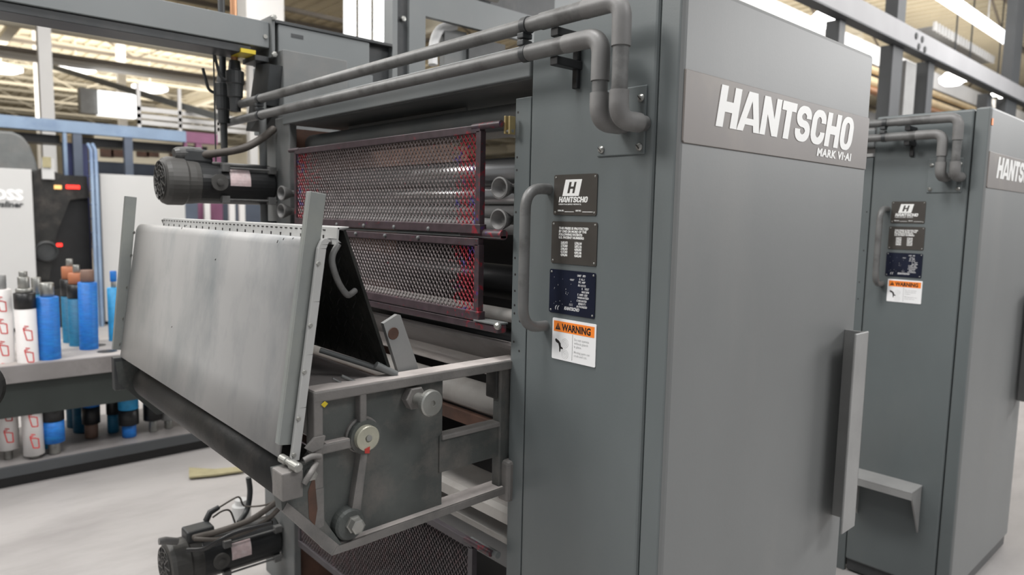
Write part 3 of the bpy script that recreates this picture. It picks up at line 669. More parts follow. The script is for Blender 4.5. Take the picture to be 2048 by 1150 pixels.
# bearing cups
cups = [(1.115, 1.297, 1.618), (1.115, 1.299, 1.541), (1.08, 2.462, 1.616), (1.08, 2.466, 1.552)]
cl = ['bearing cup at right of the upper guard, upper of the pair', 'bearing cup at right of the upper guard, lower of the pair', 'bearing cup at left of the upper guard, upper of the pair', 'bearing cup at left of the upper guard, lower of the pair']
for (x, y, z), lab in zip(cups, cl):
    m = MB().lathe((x + .07, y, z), (-1, -.12, 0), [(-.04, .012), (.03, .012), (.036, .016), (.062, .026), (.070, .027), (.071, .023), (.050, .008), (.049, .001)], 26)
    tag(m.build('bearing_cup', PIPED), lab, 'bearing', 'bearing cups beside the guards')
# trays below the guards
def slab(nm, lab, pts, m, cat='tray', ya=1.245, yb=2.52):
    o = MB().prism([(a, ya, b) for a, b in pts], (0, yb - ya, 0)).build(nm, m); return tag(o, lab, cat)
slab('drip_tray', 'grey sloped tray with a bright lip under the black roller', [(1.135, 1.232), (1.135, 1.238), (1.152, 1.238), (1.158, 1.225), (1.235, 1.160), (1.235, 1.154), (1.155, 1.218), (1.150, 1.230)], SHELFF)
slab('catch_tray', 'light pinkish tray surface below the sloped tray', [(1.21, 1.118), (1.42, 1.150), (1.42, 1.156), (1.21, 1.126)], SHELFM)
slab('cross_bar', 'dark brown cross bar seen through the window of the arm', [(1.15, .985), (1.15, 1.018), (1.17, 1.018), (1.17, .985)], RUST, 'bar')
slab('paper_tray', 'cream white rounded tray seen below the arm window', [(1.155, .76), (1.16, .785), (1.175, .795), (1.30, .795), (1.30, .79), (1.18, .788), (1.165, .78), (1.16, .76)], CREAMROL)
slab('lower_ledge', 'thin pale ledge low behind the arm lower rail', [(1.165, .70), (1.165, .715), (1.20, .735), (1.20, .70)], CREAMROL, 'ledge')
tag(MB().tube([(1.11, 1.26, .70), (1.11, 1.37, .70)], .009, 12).build('guard_latch_rod', PAINTD), 'pale rod joining the lowest guard to the near post', 'rod')

# ------------------------------------------------------------------ arm (swing-out carriage)
arm = thing('roller_carriage', 'cast grey carriage arm with knob and pale round disc', 'machine arm', (.9, 1.8, .85))
YA = 1.25
def armplate(y, sgn, nm):
    b = MB(); d = sgn
    pl = [(.613, 1.19), (.94, 1.19), (.94, .86), (.655, .86), (.545, .985), (.537, 1.055), (.60, 1.055), (.613, 1.07)]
    b.prism([(a, y + .022 * d, z) for a, z in pl], (0, .014 * d, 0))
    b.box(.93, 1.15, y + .018 * d, y + .034 * d, .955, 1.042)
    b.bbox(1.108, 1.165, y + .012 * d, y + .04 * d, .862, 1.19, .004)
    return b.build(nm, CAST, arm)
sp = armplate(YA, 1, 'near_side_plate')
armplate(2.535, -1, 'far_side_plate')
# rims and ribs
rm = MB()
rm.bbox(.613, 1.172, YA, YA + .055, 1.176, 1.198, .003)
rm.bbox(.612, .632, YA + .0008, YA + .03, 1.0, 1.198, .003)
rm.bbox(.715, .731, YA + .0016, YA + .03, 1.10, 1.18, .003)
rm.bbox(.625, .715, YA + .0024, YA + .03, 1.068, 1.088, .003)
rm.prism([(.722, YA + .003, 1.08), (.737, YA + .003, 1.08), (.712, YA + .003, .90), (.690, YA + .003, .90)], (0, .03, 0))
rm.prism([(.648, YA, .852), (.660, YA, .868), (1.13, YA, .878), (1.13, YA, .862), (.72, YA, .852)], (0, .055, 0))
rm.prism([(.545, YA + .0008, .975), (.555, YA + .0008, .99), (.668, YA + .0008, .866), (.648, YA + .0008, .852)], (0, .03, 0))
rm.prism([(.612, YA + .0016, 1.0), (.632, YA + .0016, 1.0), (.632, YA + .0016, .92), (.612, YA + .0016, .915)], (0, .03, 0))
rm.build('raised_ribs', CASTRIM, sp)
d_ = MB(); d_.box(.616, 1.170, YA + .004, YA + .053, 1.198, 1.1988); d_.box(.640, .712, YA + .005, YA + .022, 1.088, 1.0886); d_.add([(.665, YA + .004, .8695), (1.128, YA + .004, .8793), (1.128, YA + .053, .8793), (.665, YA + .053, .8695)], [(0, 1, 2, 3)]); d_.build('dust_layer', DUST, sp)
MB().lathe((.728, YA + .0295, 1.087), (0, -1, 0), [(0, .040), (.014, .039), (.016, .036)], 28).build('boss_rim', CASTRIM, sp)
w1 = MB(); w1.bbox(.935, 1.112, YA + .012, YA + .045, 1.032, 1.044, .003); w1.build('window_sill_rib', CASTRIM, sp)
MB().lathe((.692, YA + .03, .905), (0, -1, 0), [(0, .036), (.026, .034), (.032, .030)], 24).build('lower_boss', CAST, sp)
MB().lathe((.697, YA - .001, .907), (0, -1, 0), [(0, .019), (.006, .019), (.0065, .016), (.022, .016), (.023, .012)], 6).build('hex_bolt', STEEL, sp)
MB().lathe((.728, YA + .03, 1.085), (0, -1, 0), [(0, .036), (.03, .036)], 24).build('disc_boss', CAST, sp)
dc = MB().lathe((.726, YA, 1.086), (0, -1, 0), [(0, .0265), (.012, .0265), (.0135, .0245), (.0137, .008), (.011, .007)], 36).build('round_disc', DISC, sp, 'pale zinc disc with red paint dab')
MB().lathe((.727, YA - .0112, 1.087), (0, -1, 0), [(0, .0075), (.0035, .0065)], 14).build('disc_screw', STEEL, dc)
MB().prism([(.716, YA - .0142, 1.066), (.728, YA - .0142, 1.069), (.727, YA - .0142, 1.055), (.716, YA - .0142, 1.057)], (0, -.001, 0)).build('red_dab', RED, dc)
# knob with hex nut
MB().lathe((.853, YA + .02, 1.148), (0, -1, 0), [(0, .027), (.020, .027), (.022, .024)], 6).build('hex_nut', CASTRIM, sp)
kb = MB().lathe((.855, YA - .002, 1.147), (0.05, -1, 0), [(0, .014), (.018, .014), (.019, .0165), (.026, .0165), (.027, .014), (.036, .014), (.038, .027), (.0395, .029), (.050, .029), (.053, .026), (.0535, .007), (.050, .006)], 36).build('adjusting_knob', STEEL, sp, 'round steel adjusting knob')
MB().prism([(.626, YA - .001, 1.172), (.634, YA - .001, 1.178), (.641, YA - .001, 1.172), (.633, YA - .001, 1.165)], (0, -.001, 0)).build('yellow_mark', YEL, sp)
# cast body below and right, lug at the post
MB().bbox(1.10, 1.14, YA + .02, YA + .06, 1.10, 1.175, .005).build('pivot_lug', GRIME, sp)
MB().bbox(1.118, 1.165, YA - .012, YA + .03, .84, .945, .008).build('lower_lug', CASTRIM, sp)
MB().bbox(1.14, 1.160, YA - .02, YA + .02, .95, 1.06, .006).build('post_rib', PAINT, sp)
# deck, tie plates between the plates
MB().box(.61, .80, YA + .04, 2.50, 1.178, 1.190).build('deck', SHELFF, arm)
MB().box(.92, .935, YA + .036, 2.50, .88, 1.0).build('tie_plate', GRIME, arm)
# block on the lower left corner with pin
bl = MB().bbox(.533, .575, YA - .028, YA + .02, 1.005, 1.060, .003).build('bearing_block', CASTRIM, sp)
MB().lathe((.553, YA + .02, 1.074), (.15, -1, -.1), [(0, .0085), (.02, .0085), (.021, .0065), (.035, .0065), (.036, .0095), (.058, .0095), (.060, .007)], 16).build('hinge_pin', STEEL, sp)
MB().lathe((.600, YA - .004, 1.038), (0, -1, 0), [(0, .011), (.012, .011), (.013, .006)], 6).build('hex_bolt', STEEL, sp)
q = MB(); q.tube(smoothpath([(.575, YA - .03, 1.032), (.59, YA - .03, 1.050), (.61, YA - .012, 1.058)]), .006, 10); q.tube(smoothpath([(.585, YA - .01, 1.07), (.60, YA - .012, 1.075), (.62, YA - .008, 1.07)]), .006, 10); q.prism([(.592, YA - .004, 1.09), (.612, YA - .004, 1.108), (.634, YA - .004, 1.108), (.628, YA - .004, 1.085), (.606, YA - .004, 1.08)], (0, .008, 0)); q.build('latch_hooks', CASTRIM, sp)
MB().prism([(.540, YA + .002, 1.050), (.612, YA + .002, 1.058), (.634, YA + .002, 1.0), (.634, YA + .002, .93), (.672, YA + .002, .868), (.650, YA + .002, .852), (.545, YA + .002, .975)], (0, .03, 0)).build('corner_lug', CAST, sp)
MB().prism([(.598, YA + .0015, 1.0), (.612, YA + .0015, 1.035), (.618, YA + .0015, .96), (.612, YA + .0015, .925), (.600, YA + .0015, .945)], (0, -.0004, 0)).build('rust_streak', RUST, sp)
# far bearing block
MB().bbox(.533, .60, 2.50, 2.535, .96, 1.068, .003).build('far_bearing_block', DARK, arm)

# big dark roller under the panel
rr_ = roller(.640, .985, .060, GRIME, 'large dark grimy roller slung under the light panel', 1.29, 2.50, 'carriage roller')
del rr_['group']
# ------------------------------------------------------------------ hinged platform panel
pn = thing('platform_gate', 'large light grey worn sheet panel standing on the carriage arm', 'panel', (.6, 1.87, 1.07))
YN, YF = 1.290, 2.52
# sheet profile (X, Z): bottom, up, rolled over at the top
prof = [(.556, 1.068)] + [(.556 + (.616 - .556) * t, 1.068 + (1.480 - 1.068) * t) for t in (.25, .5, .75, 1)]
prof += [(.618 + .016 * (1 - math.cos(a)), 1.480 + .020 * math.sin(a)) for a in [PI * k / 8 for k in range(1, 7)]]
prof += [(.690, 1.492)]
inner = [(a + .004, b - .003) for a, b in prof]
sheet = MB(); n = len(prof)
for yy0, yy1 in ((YN, YF),):
    vs = [(a, yy0, b) for a, b in prof] + [(a, yy1, b) for a, b in prof] + [(a, yy0, b) for a, b in inner] + [(a, yy1, b) for a, b in inner]
    fs = [(i, i + 1, n + i + 1, n + i) for i in range(n - 1)] + [(2 * n + i, 3 * n + i, 3 * n + i + 1, 2 * n + i + 1) for i in range(n - 1)]
    fs += [(i, 2 * n + i, 2 * n + i + 1, i + 1) for i in range(n - 1)] + [(n + i, n + i + 1, 3 * n + i + 1, 3 * n + i) for i in range(n - 1)] + [(0, n, 3 * n, 2 * n), (n - 1, 3 * n - 1, 4 * n - 1, 2 * n - 1)]
    sheet.add(vs, fs, True)
so = sheet.build('front_sheet', SHEET, pn)
sc_ = MB()
for px, py, q_ in ((363, 458, 5), (372, 452, 3), (554, 486, 6), (566, 480, 4), (343, 655, 4), (430, 520, 3), (585, 478, 3)):
    fx = lambda zz: .556 + .06 * (zz - 1.068) / .412
    p_ = at(px, py, 'X', .606); p_ = at(px, py, 'X', fx(min(p_.z, 1.478)) - .0008)
    sc_.bar(p_, p_ + Vector((.0004, -.004, .001 * q_)), .0012, .0008)
sc_.build('scratches', LBLACK, so)
# near edge strip (folded rim)
es = MB()
for i in range(n - 2):
    a, b = prof[i], prof[i + 1]; es.prism([(a[0] + .010, YN - .036, a[1]), (b[0] + .010, YN - .036, b[1]), (b[0] + .026, YN - .036, b[1] - .001), (a[0] + .026, YN - .036, a[1])], (0, .010, 0))
es.build('folded_rim', SHEETEDGE, pn)
# posts: angle bars
def post(yc, m=PAINT):
    p0 = Vector((.564, yc, 1.098)); p1 = Vector((.634, yc, 1.588))
    if yc > 2: p0 = Vector((.553, yc, 1.090)); p1 = Vector((.606, yc, 1.588))
    u = (p1 - p0).normalized(); w_ = Vector((u.z, 0, -u.x))
    b = MB()
    def quad(w0, w1, y0, y1): b.prism([p0 + w_ * w0 + Vector((0, y0, 0)), p0 + w_ * w1 + Vector((0, y0, 0)), p1 + w_ * w1 + Vector((0, y0, 0)), p1 + w_ * w0 + Vector((0, y0, 0))], (0, y1 - y0, 0))
    quad(-.0165, .0165, 0, .005); quad(-.0165, -.0115, .005, .020); quad(.0115, .0165, .005, .020)
    b.build('channel_post', POSTM, pn, bevel=.0012)
post(YN - .022); post(YF + .001)
# rim bolts
q = MB()
for t in (.03, .2, .42, .64, .93): q.lathe((.556 + .06 * t + .013, YN - .036, 1.068 + .412 * t), (0, -1, 0), [(0, .005), (.004, .004)], 8)
for t in (.1, .3, .55, .8, .98): q.lathe((.553 + .059 * t, YF + .001, 1.068 + .412 * t), (-.6, .8, 0), [(0, .005), (.006, .004)], 8)
q.build('rim_bolts', STEEL, pn)
# rear tread sheet: from the hinge up to a perforated top strip
ts = MB(); ts.prism([(.800, YN - .008, 1.215), (.806, YN - .008, 1.219), (.700, YN - .008, 1.516), (.694, YN - .008, 1.514)], (0, YF - YN + .01, 0)); tso = ts.build('rear_tread_sheet', TREAD, pn, 'dark tread plate leaning behind the light sheet')
tr = MB()
nrm = Vector((.94, 0, .34)).normalized()
for i in range(12):
    for j in range(16):
        t = (i + .5) / 12; p = Vector((.798 - .104 * t, YN + .03 + j * .035 + (i % 2) * .017, 1.217 + .298 * t)) - nrm * .0012
        a = .010 if (i + j) % 2 else -.010
        tr.bar(p + Vector((0, -.006, a * .8)) * 1, p + Vector((0, .006, -a * .8)), .0026, .002, up=(1, 0, 0))
tr.build('tread_lugs', GRIME, tso)
pf_ = MB(); pf_.prism([(.676, YN - .02, 1.517), (.700, YN - .02, 1.520), (.700, YN - .02, 1.5225), (.676, YN - .02, 1.5205)], (0, 1.16, 0)); pf_.prism([(.672, YN - .02, 1.486), (.676, YN - .02, 1.486), (.679, YN - .02, 1.5205), (.675, YN - .02, 1.5205)], (0, 1.16, 0)); pso = pf_.build('perforated_top_strip', SHEETEDGE, pn)
sl = MB(); yy = YN + .03
k = 0
while yy < 2.42:
    sl.box(.6735, .6748, yy, yy + .011, 1.513, 1.5155)
    if k % 2 == 0: sl.box(.6718, .6738, yy + .004, yy + .008, 1.497, 1.504)
    yy += .026; k += 1
sl.build('slots', LBLACK, pso)
hk = smoothpath([(.676, YN - .02, 1.487), (.662, YN - .024, 1.466), (.662, YN - .024, 1.445), (.676, YN - .022, 1.41), (.694, YN - .02, 1.386), (.706, YN - .014, 1.384), (.722, YN - .005, 1.39)])
MB().tube(hk, .0065, 10).build('hook_handle', PIPE, pn)
q = MB(); q.tube([at(640, 700, 'Y', YN + .10), at(790, 748, 'Y', YN - .006)], .006, 10); q.tube([at(752, 730, 'Y', YN), at(792, 749, 'Y', YN - .008)], .0085, 10); q.tube([at(683, 752, 'Y', YN + .01), at(720, 768, 'Y', YN + .0)], .004, 8); q.tube([at(665, 757, 'Y', YN + .01), at(695, 772, 'Y', YN + .0)], .0025, 8)
q.build('hinge_rods', PAINTD, pn)
# upright plate behind the rail
up_ = MB().prism([at(p[0], p[1], 'Y', 1.315) for p in ((767, 647), (795, 629), (801, 630), (833, 724), (836, 738), (797, 745))], (0, .012, 0))
upo = up_.build('upright_plate', SHEETD); tag(upo, 'small grey upright plate with a rusty hole on the arm rail', 'plate')
MB().lathe(at(787, 667, 'Y', 1.314), (0, -1, 0), [(0, .014), (.0008, .013)], 14).build('rust_spot', RUST, upo)

# ------------------------------------------------------------------ hoses and cables low left
def hose(pts, r, lab, m=HOSE, nm='hose'):
    return tag(MB().tube(smoothpath(pts), r, 10).build(nm, m), lab, 'hose')
A = lambda x, y, Y: at(x, y, 'Y', Y)
hose([A(388, 1075, 2.60), A(440, 1062, 2.5), A(500, 1040, 2.42), A(545, 1010, 2.38), A(575, 985, 2.36)], .011, 'upper thick dusty hose sweeping from the low motor up under the arm')
hose([A(390, 1078, 2.58), A(450, 1076, 2.48), A(520, 1050, 2.40), A(560, 1015, 2.36), A(590, 985, 2.34)], .009, 'lower thick dusty hose sweeping just below the other one')
hose([A(497, 955, 2.75), A(500, 985, 2.75), A(494, 1020, 2.75), A(478, 1045, 2.72)], .011, 'short grey hose hanging vertically beside the far column', DARK)
hose([A(438, 1015, 2.7), A(470, 996, 2.7), A(480, 996, 2.7), A(490, 1012, 2.72), A(530, 1010, 2.6), A(560, 995, 2.5)], .0035, 'thin bent brown wire loop above the low motor', nm='wire')
hose([A(425, 1035, 2.7), A(445, 1022, 2.7), A(460, 1022, 2.7), A(470, 1045, 2.7)], .0035, 'short thin wire loop below the longer bent wire', nm='wire')
hose([A(375, 1100, 2.56), A(410, 1097, 2.5), A(440, 1080, 2.45), A(480, 1062, 2.42), A(545, 1045, 2.36)], .008, 'black cable lying along the low motor', BLACK)
tag(MB().tube([A(412, 1042, 2.7), A(420, 1025, 2.7), A(438, 1014, 2.7)], [.012, .012, .009], 12).build('cable_boot', DARK), 'dark angled cable connector boot above the low motor', 'connector')
tag(MB().tube([A(318, 1083, 2.62), A(330, 1081, 2.62), A(355, 1083, 2.62)], [.012, .014, .013], 12).build('grease_fitting', PIPED), 'dusty stub fitting on top of the low motor fan cover', 'fitting')
tag(MB().lathe((1.25, 3.35, 0), (0, 0, 1), [(0, .045), (.10, .045), (.105, .03), (.13, .03)], 18).build('glue_bottle', WHITEP), 'small white container on the floor behind the low motor', 'container')
# cardboard strip on the floor
kb_ = MB(); P4 = [at(p[0], p[1], 'Z', .012) for p in ((378, 938), (430, 941), (490, 935), (486, 944), (430, 952), (378, 957))]
kb_.prism(P4, (0, 0, .01)); tag(kb_.build('cardboard_strip', KHAKI), 'folded khaki cardboard strip lying on the concrete floor', 'cardboard')
tag(MB().lathe(at(219, 924, 'Z', .0), (0, 0, 1), [(0, .016), (.006, .014), (.012, .006)], 8).build('paper_scrap', WHITE), 'tiny white paper scrap on the floor before the rack', 'scrap')
# dark rounded thing at the left picture edge
tag(MB().lathe(at(-62, 780, 'Y', 1.9), (0, 1, 0), [(0, .006), (0, .060), (.004, .067), (.05, .067), (.055, .05)], 30).cyl((at(-62, 780, 'Y', 1.9).x, 1.93, 0), (at(-62, 780, 'Y', 1.9).x, 1.93, at(-62, 780, 'Y', 1.9).z), .02, 12).build('hand_wheel', GRIME), 'dark round rim just entering the left edge before the rack', 'wheel')

# ------------------------------------------------------------------ sleeve rack
rk = thing('sleeve_rack', 'long low steel rack holding upright wrapped sleeves', 'rack', (-.2, 5.0, 0))
RY = 4.66
sf = MB(); sf.box(-2.2, 1.95, RY, RY + .75, .655, .672); sf.build('top_shelf', SHELFM, rk)
MB().bbox(-2.2, 1.95, RY - .02, RY, .573, .672, .003).build('shelf_front', SHELFF, rk)
MB().box(-2.2, 1.95, RY + .015, RY + .03, .375, .572).build('dark_skirt', SKIRT, rk)
hl = MB()
for i, (hx, hy) in enumerate(((.99, 4.80), (1.12, 4.93), (1.28, 4.80), (1.45, 4.93), (1.62, 4.80), (.98, 5.05), (1.25, 5.07), (.72, 5.06))): hl.lathe((hx, hy, .6722), (0, 0, 1), [(0, .055), (.001, .055)], 24)
hl.build('shelf_holes', BLACK, rk)
MB().box(-2.2, 2.1, RY - .06, RY + .8, .09, .105).build('bottom_shelf', SHELFF, rk)
MB().bbox(-2.2, 2.1, RY - .08, RY - .06, .065, .125, .003).build('bottom_rail', POSTD, rk)
MB().box(-2.2, 2.08, RY - .04, RY + .78, 0, .064).build('dark_underfill', BLACK, rk)  # black box stands in for the shade below the bottom rail
for xx in (-1.6, .2, 1.9): MB().box(xx, xx + .05, RY + .05, RY + .1, 0, .65).build('rack_leg', SLATE, rk); MB().box(xx, xx + .05, RY + .66, RY + .71, 0, .65).build('rack_leg', SLATE, rk)

def cyl_mark(mb, o, ax, r, z, a0, pts, wd=.0035):
    """outline drawn on the cylinder: pts in (arc, height) metres"""
    x = Vector((1, 0, 0)); y = Vector((0, 1, 0)); R = r + .0006
    for p, q in zip(pts, pts[1:]):
        n = 4
        for k in range(n):
            a = [p[i] + (q[i] - p[i]) * k / n for i in (0, 1)]; b = [p[i] + (q[i] - p[i]) * (k + 1) / n for i in (0, 1)]
            def W(c):
                th = a0 + c[0] / r; return o + ax * (z + c[1]) + (x * math.cos(th) + y * math.sin(th)) * R
            mb.bar(W(a), W(b), wd, wd * .3, up=(math.cos(a0), math.sin(a0), 0))
def sleeve(x, y, lab, segs, r=.052, lean=(0, 0), z0=.106, marks=None, g='wrapped sleeves in the rack'):
    """segs: (name, material, z from, z to, radius factor)"""
    t = thing('print_sleeve', lab, 'sleeve', (x, y, z0), g)
    ax = Vector((lean[0], lean[1], 1)).normalized(); o = Vector((x, y, z0))
    first = None
    for nm, m, a, b, k in segs:
        ob_ = MB().lathe(o + ax * a, ax, [(0, r * k * .9), (.003, r * k), (b - a - .003, r * k), (b - a, r * k * .9)], 26).build(nm, m, t)
        for p in ob_.data.polygons: p.use_smooth = abs(p.normal.z) < .5
        if nm == 'wrapping' and marks and first is None:
            first = ob_; mb = MB(); ang = math.atan2(-y, -x) + .12
            z = a + .05; i = 0
            while z < b - .08:
                s = (i % 2) * .0
                mb = MB()
                for pts_ in ([(-.020, .062), (-.008, .002), (.020, -.002), (.018, .052), (.006, .054)], [(-.006, .070), (-.020, .072), (-.020, .062), (-.006, .058), (.006, .058)], [(-.016, .082), (.004, .078)]): cyl_mark(mb, o, ax, r * k, z, ang, pts_, .0055)
                mb.build('printed_mark', REDP, ob_); z += .125; i += 1
    return t
PW, BW = PAPER, BLUEW
sleeve(.47, 4.80, 'white sleeve with red marks at the far left picture edge', [('core', STEEL, 0, .1, .4), ('wrapping', PW, .06, .98, 1), ('core', ROLG, .98, 1.06, .6)], marks=1, r=.055)
sleeve(.585, 4.735, 'white sleeve with red marks and a black top band', [('core', STEEL, 0, .03, .5), ('wrapping', PW, .02, .87, 1), ('band', BLACK, .87, .96, 1.02), ('core', STEEL, .96, .985, .8), ('spindle', STEEL, .985, 1.05, .55), ('spindle', STEEL, 1.05, 1.08, .4)], marks=1, lean=(-.01, 0))
sleeve(.685, 4.745, 'bright blue wrapped sleeve with a wide steel core, beside the white ones', [('core', STEEL, 0, .09, .55), ('wrapping', BW, .07, .20, 1), ('band', BLACK, .20, .31, 1.02), ('wrapping', BW, .31, .93, 1), ('core', STEEL, .93, 1.01, .62)], r=.056)
sleeve(.655, 4.90, 'dark blue sleeve half hidden behind the bright blue one', [('wrapping', TEALW, .0, .93, 1), ('core', STEEL, .93, 1.03, .55)], r=.045)
sleeve(.915, 4.95, 'bright blue sleeve with a pinkish brown core top', [('core', BROWN, 0, .09, .72), ('band', BLACK, .09, .20, .98), ('wrapping', BW, .2, .985, 1), ('core', BROWN, .985, 1.06, .72)], lean=(.012, 0))
sleeve(.90, 5.12, 'teal sleeve with black band and salmon core, behind the blue one', [('wrapping', TEALW, .0, .87, 1), ('band', BLACK, .87, .96, 1.02), ('core', ORCORE, .96, 1.03, .85), ('spindle', STEEL, 1.03, 1.08, .35)], r=.055)
sleeve(.89, 5.27, 'navy sleeve with orange core, left behind the teal one', [('wrapping', TEALW, .0, .87, 1), ('band', BLACK, .87, .98, 1.02), ('core', ORCORE, .98, 1.06, .85), ('spindle', STEEL, 1.06, 1.11, .35)], r=.055)
sleeve(1.10, 4.82, 'light blue sleeve with black band and blue foot, right of the gap', [('core', BLUEW, 0, .08, .7), ('band', BLACK, .08, .18, 1.0), ('wrapping', LBLUEW, .18, .52, 1)], r=.058)
sleeve(1.045, 4.98, 'dark slim sleeve behind the light blue one', [('core', TEALW, 0, .12, .8), ('band', BLACK, .12, .28, .9), ('wrapping', LBLUEW, .28, .50, 1)], r=.042)
sleeve(1.245, 4.84, 'short light blue sleeve with black band and steel foot', [('core', STEEL, 0, .08, .45), ('band', BLACK, .08, .19, 1.0), ('wrapping', LBLUEW, .19, .52, 1)], r=.056)
sleeve(1.345, 4.86, 'blue sleeve with a grey ring, rightmost in view under the roller', [('core', STEEL, 0, .06, .5), ('ring', ROLG, .06, .14, 1.0), ('wrapping', BLUEW, .14, .52, .95)], r=.05)
sleeve(1.12, 5.18, 'light blue slim sleeve standing before the white panel', [('wrapping', LBLUEW, 0, .92, 1), ('core', STEEL, .92, .96, .4), ('cap', BLUEW, .96, 1.03, .5)], r=.04)

# ------------------------------------------------------------------ opposite press line
G = 10.4
op = thing('opposite_press', 'white panelled press across the aisle at the left', 'printing press', (1.4, G + .5, 0))
wp = MB().bbox(-1.2, 1.40, G, G + .1, .05, 2.0, .006).build('white_panel', WHITEP, op)
mb = MB(); text_to(mb, 'GOSS', lambda u, v, d: Vector((1.30 + u, G - .003 - d, 1.625 + v)), .17, .010, 0, .004, 'RIGHT', 1.05); mb.build('lettering', LAMPW, wp)
mb = MB(); text_to(mb, 'Newsliner', lambda u, v, d: Vector((1.29 + u, G - .003 - d, 1.535 + v)), .10, .003, .2, .004, 'RIGHT', 1.0); mb.build('small_lettering', DARK, wp)
MB().bbox(2.14, 3.18, G, G + .1, .05, 1.99, .006).build('white_panel', WHITEP, op)
MB().bbox(2.05, 2.14, G + .02, G + .1, .0, 1.98, .006).build('dark_jamb', SLATE, op)
MB().bbox(3.18, 3.35, G, G + .2, .0, 1.7, .006).build('side_column', SLATE, op)
MB().box(1.41, 2.04, G + .24, G + .27, 0, at(150, 352, 'Y', G + .24).z).build('dark_interior', BLACK, op)
MB().box(-1.2, 3.3, G + .11, G + .5, 0, .5).build('lower_body', GRIME, op)
hd = MB(); hd.prism([at(p[0], p[1], 'Y', G + .15) for p in ((-60, 262), (0, 261), (25, 263), (45, 272), (60, 290), (70, 315), (80, 345), (-60, 342))], (0, .5, 0)); hd.build('rounded_hood', PAINTD, op, bevel=.03)
dm = MB(); dm.prism([at(p[0], p[1], 'Y', G + .14) for p in ((66, 345), (85, 335), (128, 350), (172, 352), (180, 395), (140, 400), (112, 470), (98, 560), (70, 560))], (0, .08, 0)); dm.build('dark_casing', GRIME, op)
MB().lathe(at(92, 502, 'Y', G + .13), (0, -1, 0), [(0, .13), (.05, .13), (.06, .11), (.03, .10)], 24).build('roll_end', DARK, op)
MB().box(at(133, 372, 'Y', G + .1).x, at(160, 372, 'Y', G + .1).x, G + .12, G + .138, at(134, 377, 'Y', G + .1).z, at(134, 370, 'Y', G + .1).z).build('red_display', REDLED, op)
p_ = at(119, 490, 'Y', G + .21); MB().box(p_.x - .03, p_.x + .03, p_.y, p_.y + .02, p_.z - .02, p_.z + .02).build('red_lamp', REDLED, op)
p_ = at(116, 375, 'Y', G + .12); MB().box(p_.x - .04, p_.x + .04, p_.y, p_.y + .02, p_.z - .02, p_.z + .03).build('amber_indicator', AMBER, op)
p_ = at(88, 345, 'Y', G + .08); MB().box(p_.x - .02, p_.x + .11, p_.y, p_.y + .05, p_.z - .08, p_.z + .17).build('white_box', WHITEP, op)
p_ = at(93, 330, 'Y', G + .06); MB().box(p_.x - .04, p_.x + .05, p_.y, p_.y + .03, p_.z - .03, p_.z + .1).build('round_gauge', KHAKI, op)
ld = thing('access_ladder', 'pale blue ladder beside the right white press panel', 'ladder', (1.9, G - .1, 0))
q = MB()
for px in (182, 191): t_ = at(px, 300, 'Y', G - .1); q.tube([(t_.x, G - .1, 0), t_, (t_.x, G + .05, t_.z + .08)], .022, 8)
q.build('rails', LBLUEST, ld)
q = MB()
for z in range(7): a = 1.05 + z * .18; x0_ = at(184, 500, 'Y', G - .1).x; q.cyl((x0_, G - .1, a), (x0_ + .08, G - .1, a), .012, 8)
q.build('rungs', SLATE, ld)
ng = thing('navy_cabinet', 'navy blue guard cabinet under the mezzanine', 'cabinet', (1.85, G + .7, 0))
a = at(128, 285, 'Y', G + .5); b = at(178, 350, 'Y', G + .5)
MB().bbox(a.x, b.x, G + .5, G + .68, 0, a.z, .01).build('door_panel', NAVY, ng)
tag(MB().bbox(a.x - .03, b.x - .1, G + .55, G + .66, a.z + .002, a.z + .12, .01).build('cardboard_box', GOLD), 'tan box on top of the navy cabinet', 'box')
sl_ = thing('slate_wall_panel', 'slate blue low wall panel behind the right white press panel', 'panel', (2.7, G + 1.2, 0))
a = at(193, 322, 'Y', G + 1.2)
MB().box(a.x, a.x + 2.4, G + 1.2, G + 1.3, 0, a.z).build('panel_sheet', SLATE, sl_)
# mezzanine: beam, posts, shelf under it
mz = thing('mezzanine', 'pale blue steel mezzanine beam over the opposite press', 'platform', (1.2, G + 1.5, 2.5))
ya_ = G + .3
z1_ = at(200, 247, 'Y', ya_).z; z0_ = at(200, 270, 'Y', ya_).z
xm_ = at(372, 262, 'Y', ya_).x
MB().box(-3, xm_, ya_, ya_ + .12, z0_, z1_).build('edge_beam', LBLUEST, mz)
MB().box(xm_, 3.75, ya_, ya_ + .12, z0_, z1_).build('magenta_beam_end', MAGENTA, mz, 'magenta end of the beam')
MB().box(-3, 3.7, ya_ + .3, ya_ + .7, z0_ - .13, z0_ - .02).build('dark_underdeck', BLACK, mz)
for px, wd_, m in ((155, .10, SLATE), (257, .10, SLATE), (398, .08, MAGENTA), (130, .04, LBLUEST), (372, .04, MAGENTA)):
    x_ = at(px, 270, 'Y', ya_).x; MB().box(x_ - wd_ / 2, x_ + wd_ / 2, ya_ + .01, ya_ + .1, 0 if wd_ > .05 else 1.9, z0_).build('mezzanine_post', m, mz)
x_ = at(425, 300, 'Y', ya_).x
mc = MB(); mc.box(x_ - .2, x_ + .2, ya_ + .2, ya_ + .5, 0, 2.35); tag(mc.build('magenta_cabinet', MAGENTA), 'magenta cabinet behind the valve pipes', 'cabinet')
mc = MB(); x_ = at(415, 425, 'Y', G + .85).x; mc.box(x_ - .3, x_ + .15, G + .85, G + 1.05, 0, 1.72); tag(mc.build('dark_red_cabinet', RUST), 'dark red low cabinet under the upper motor', 'cabinet')
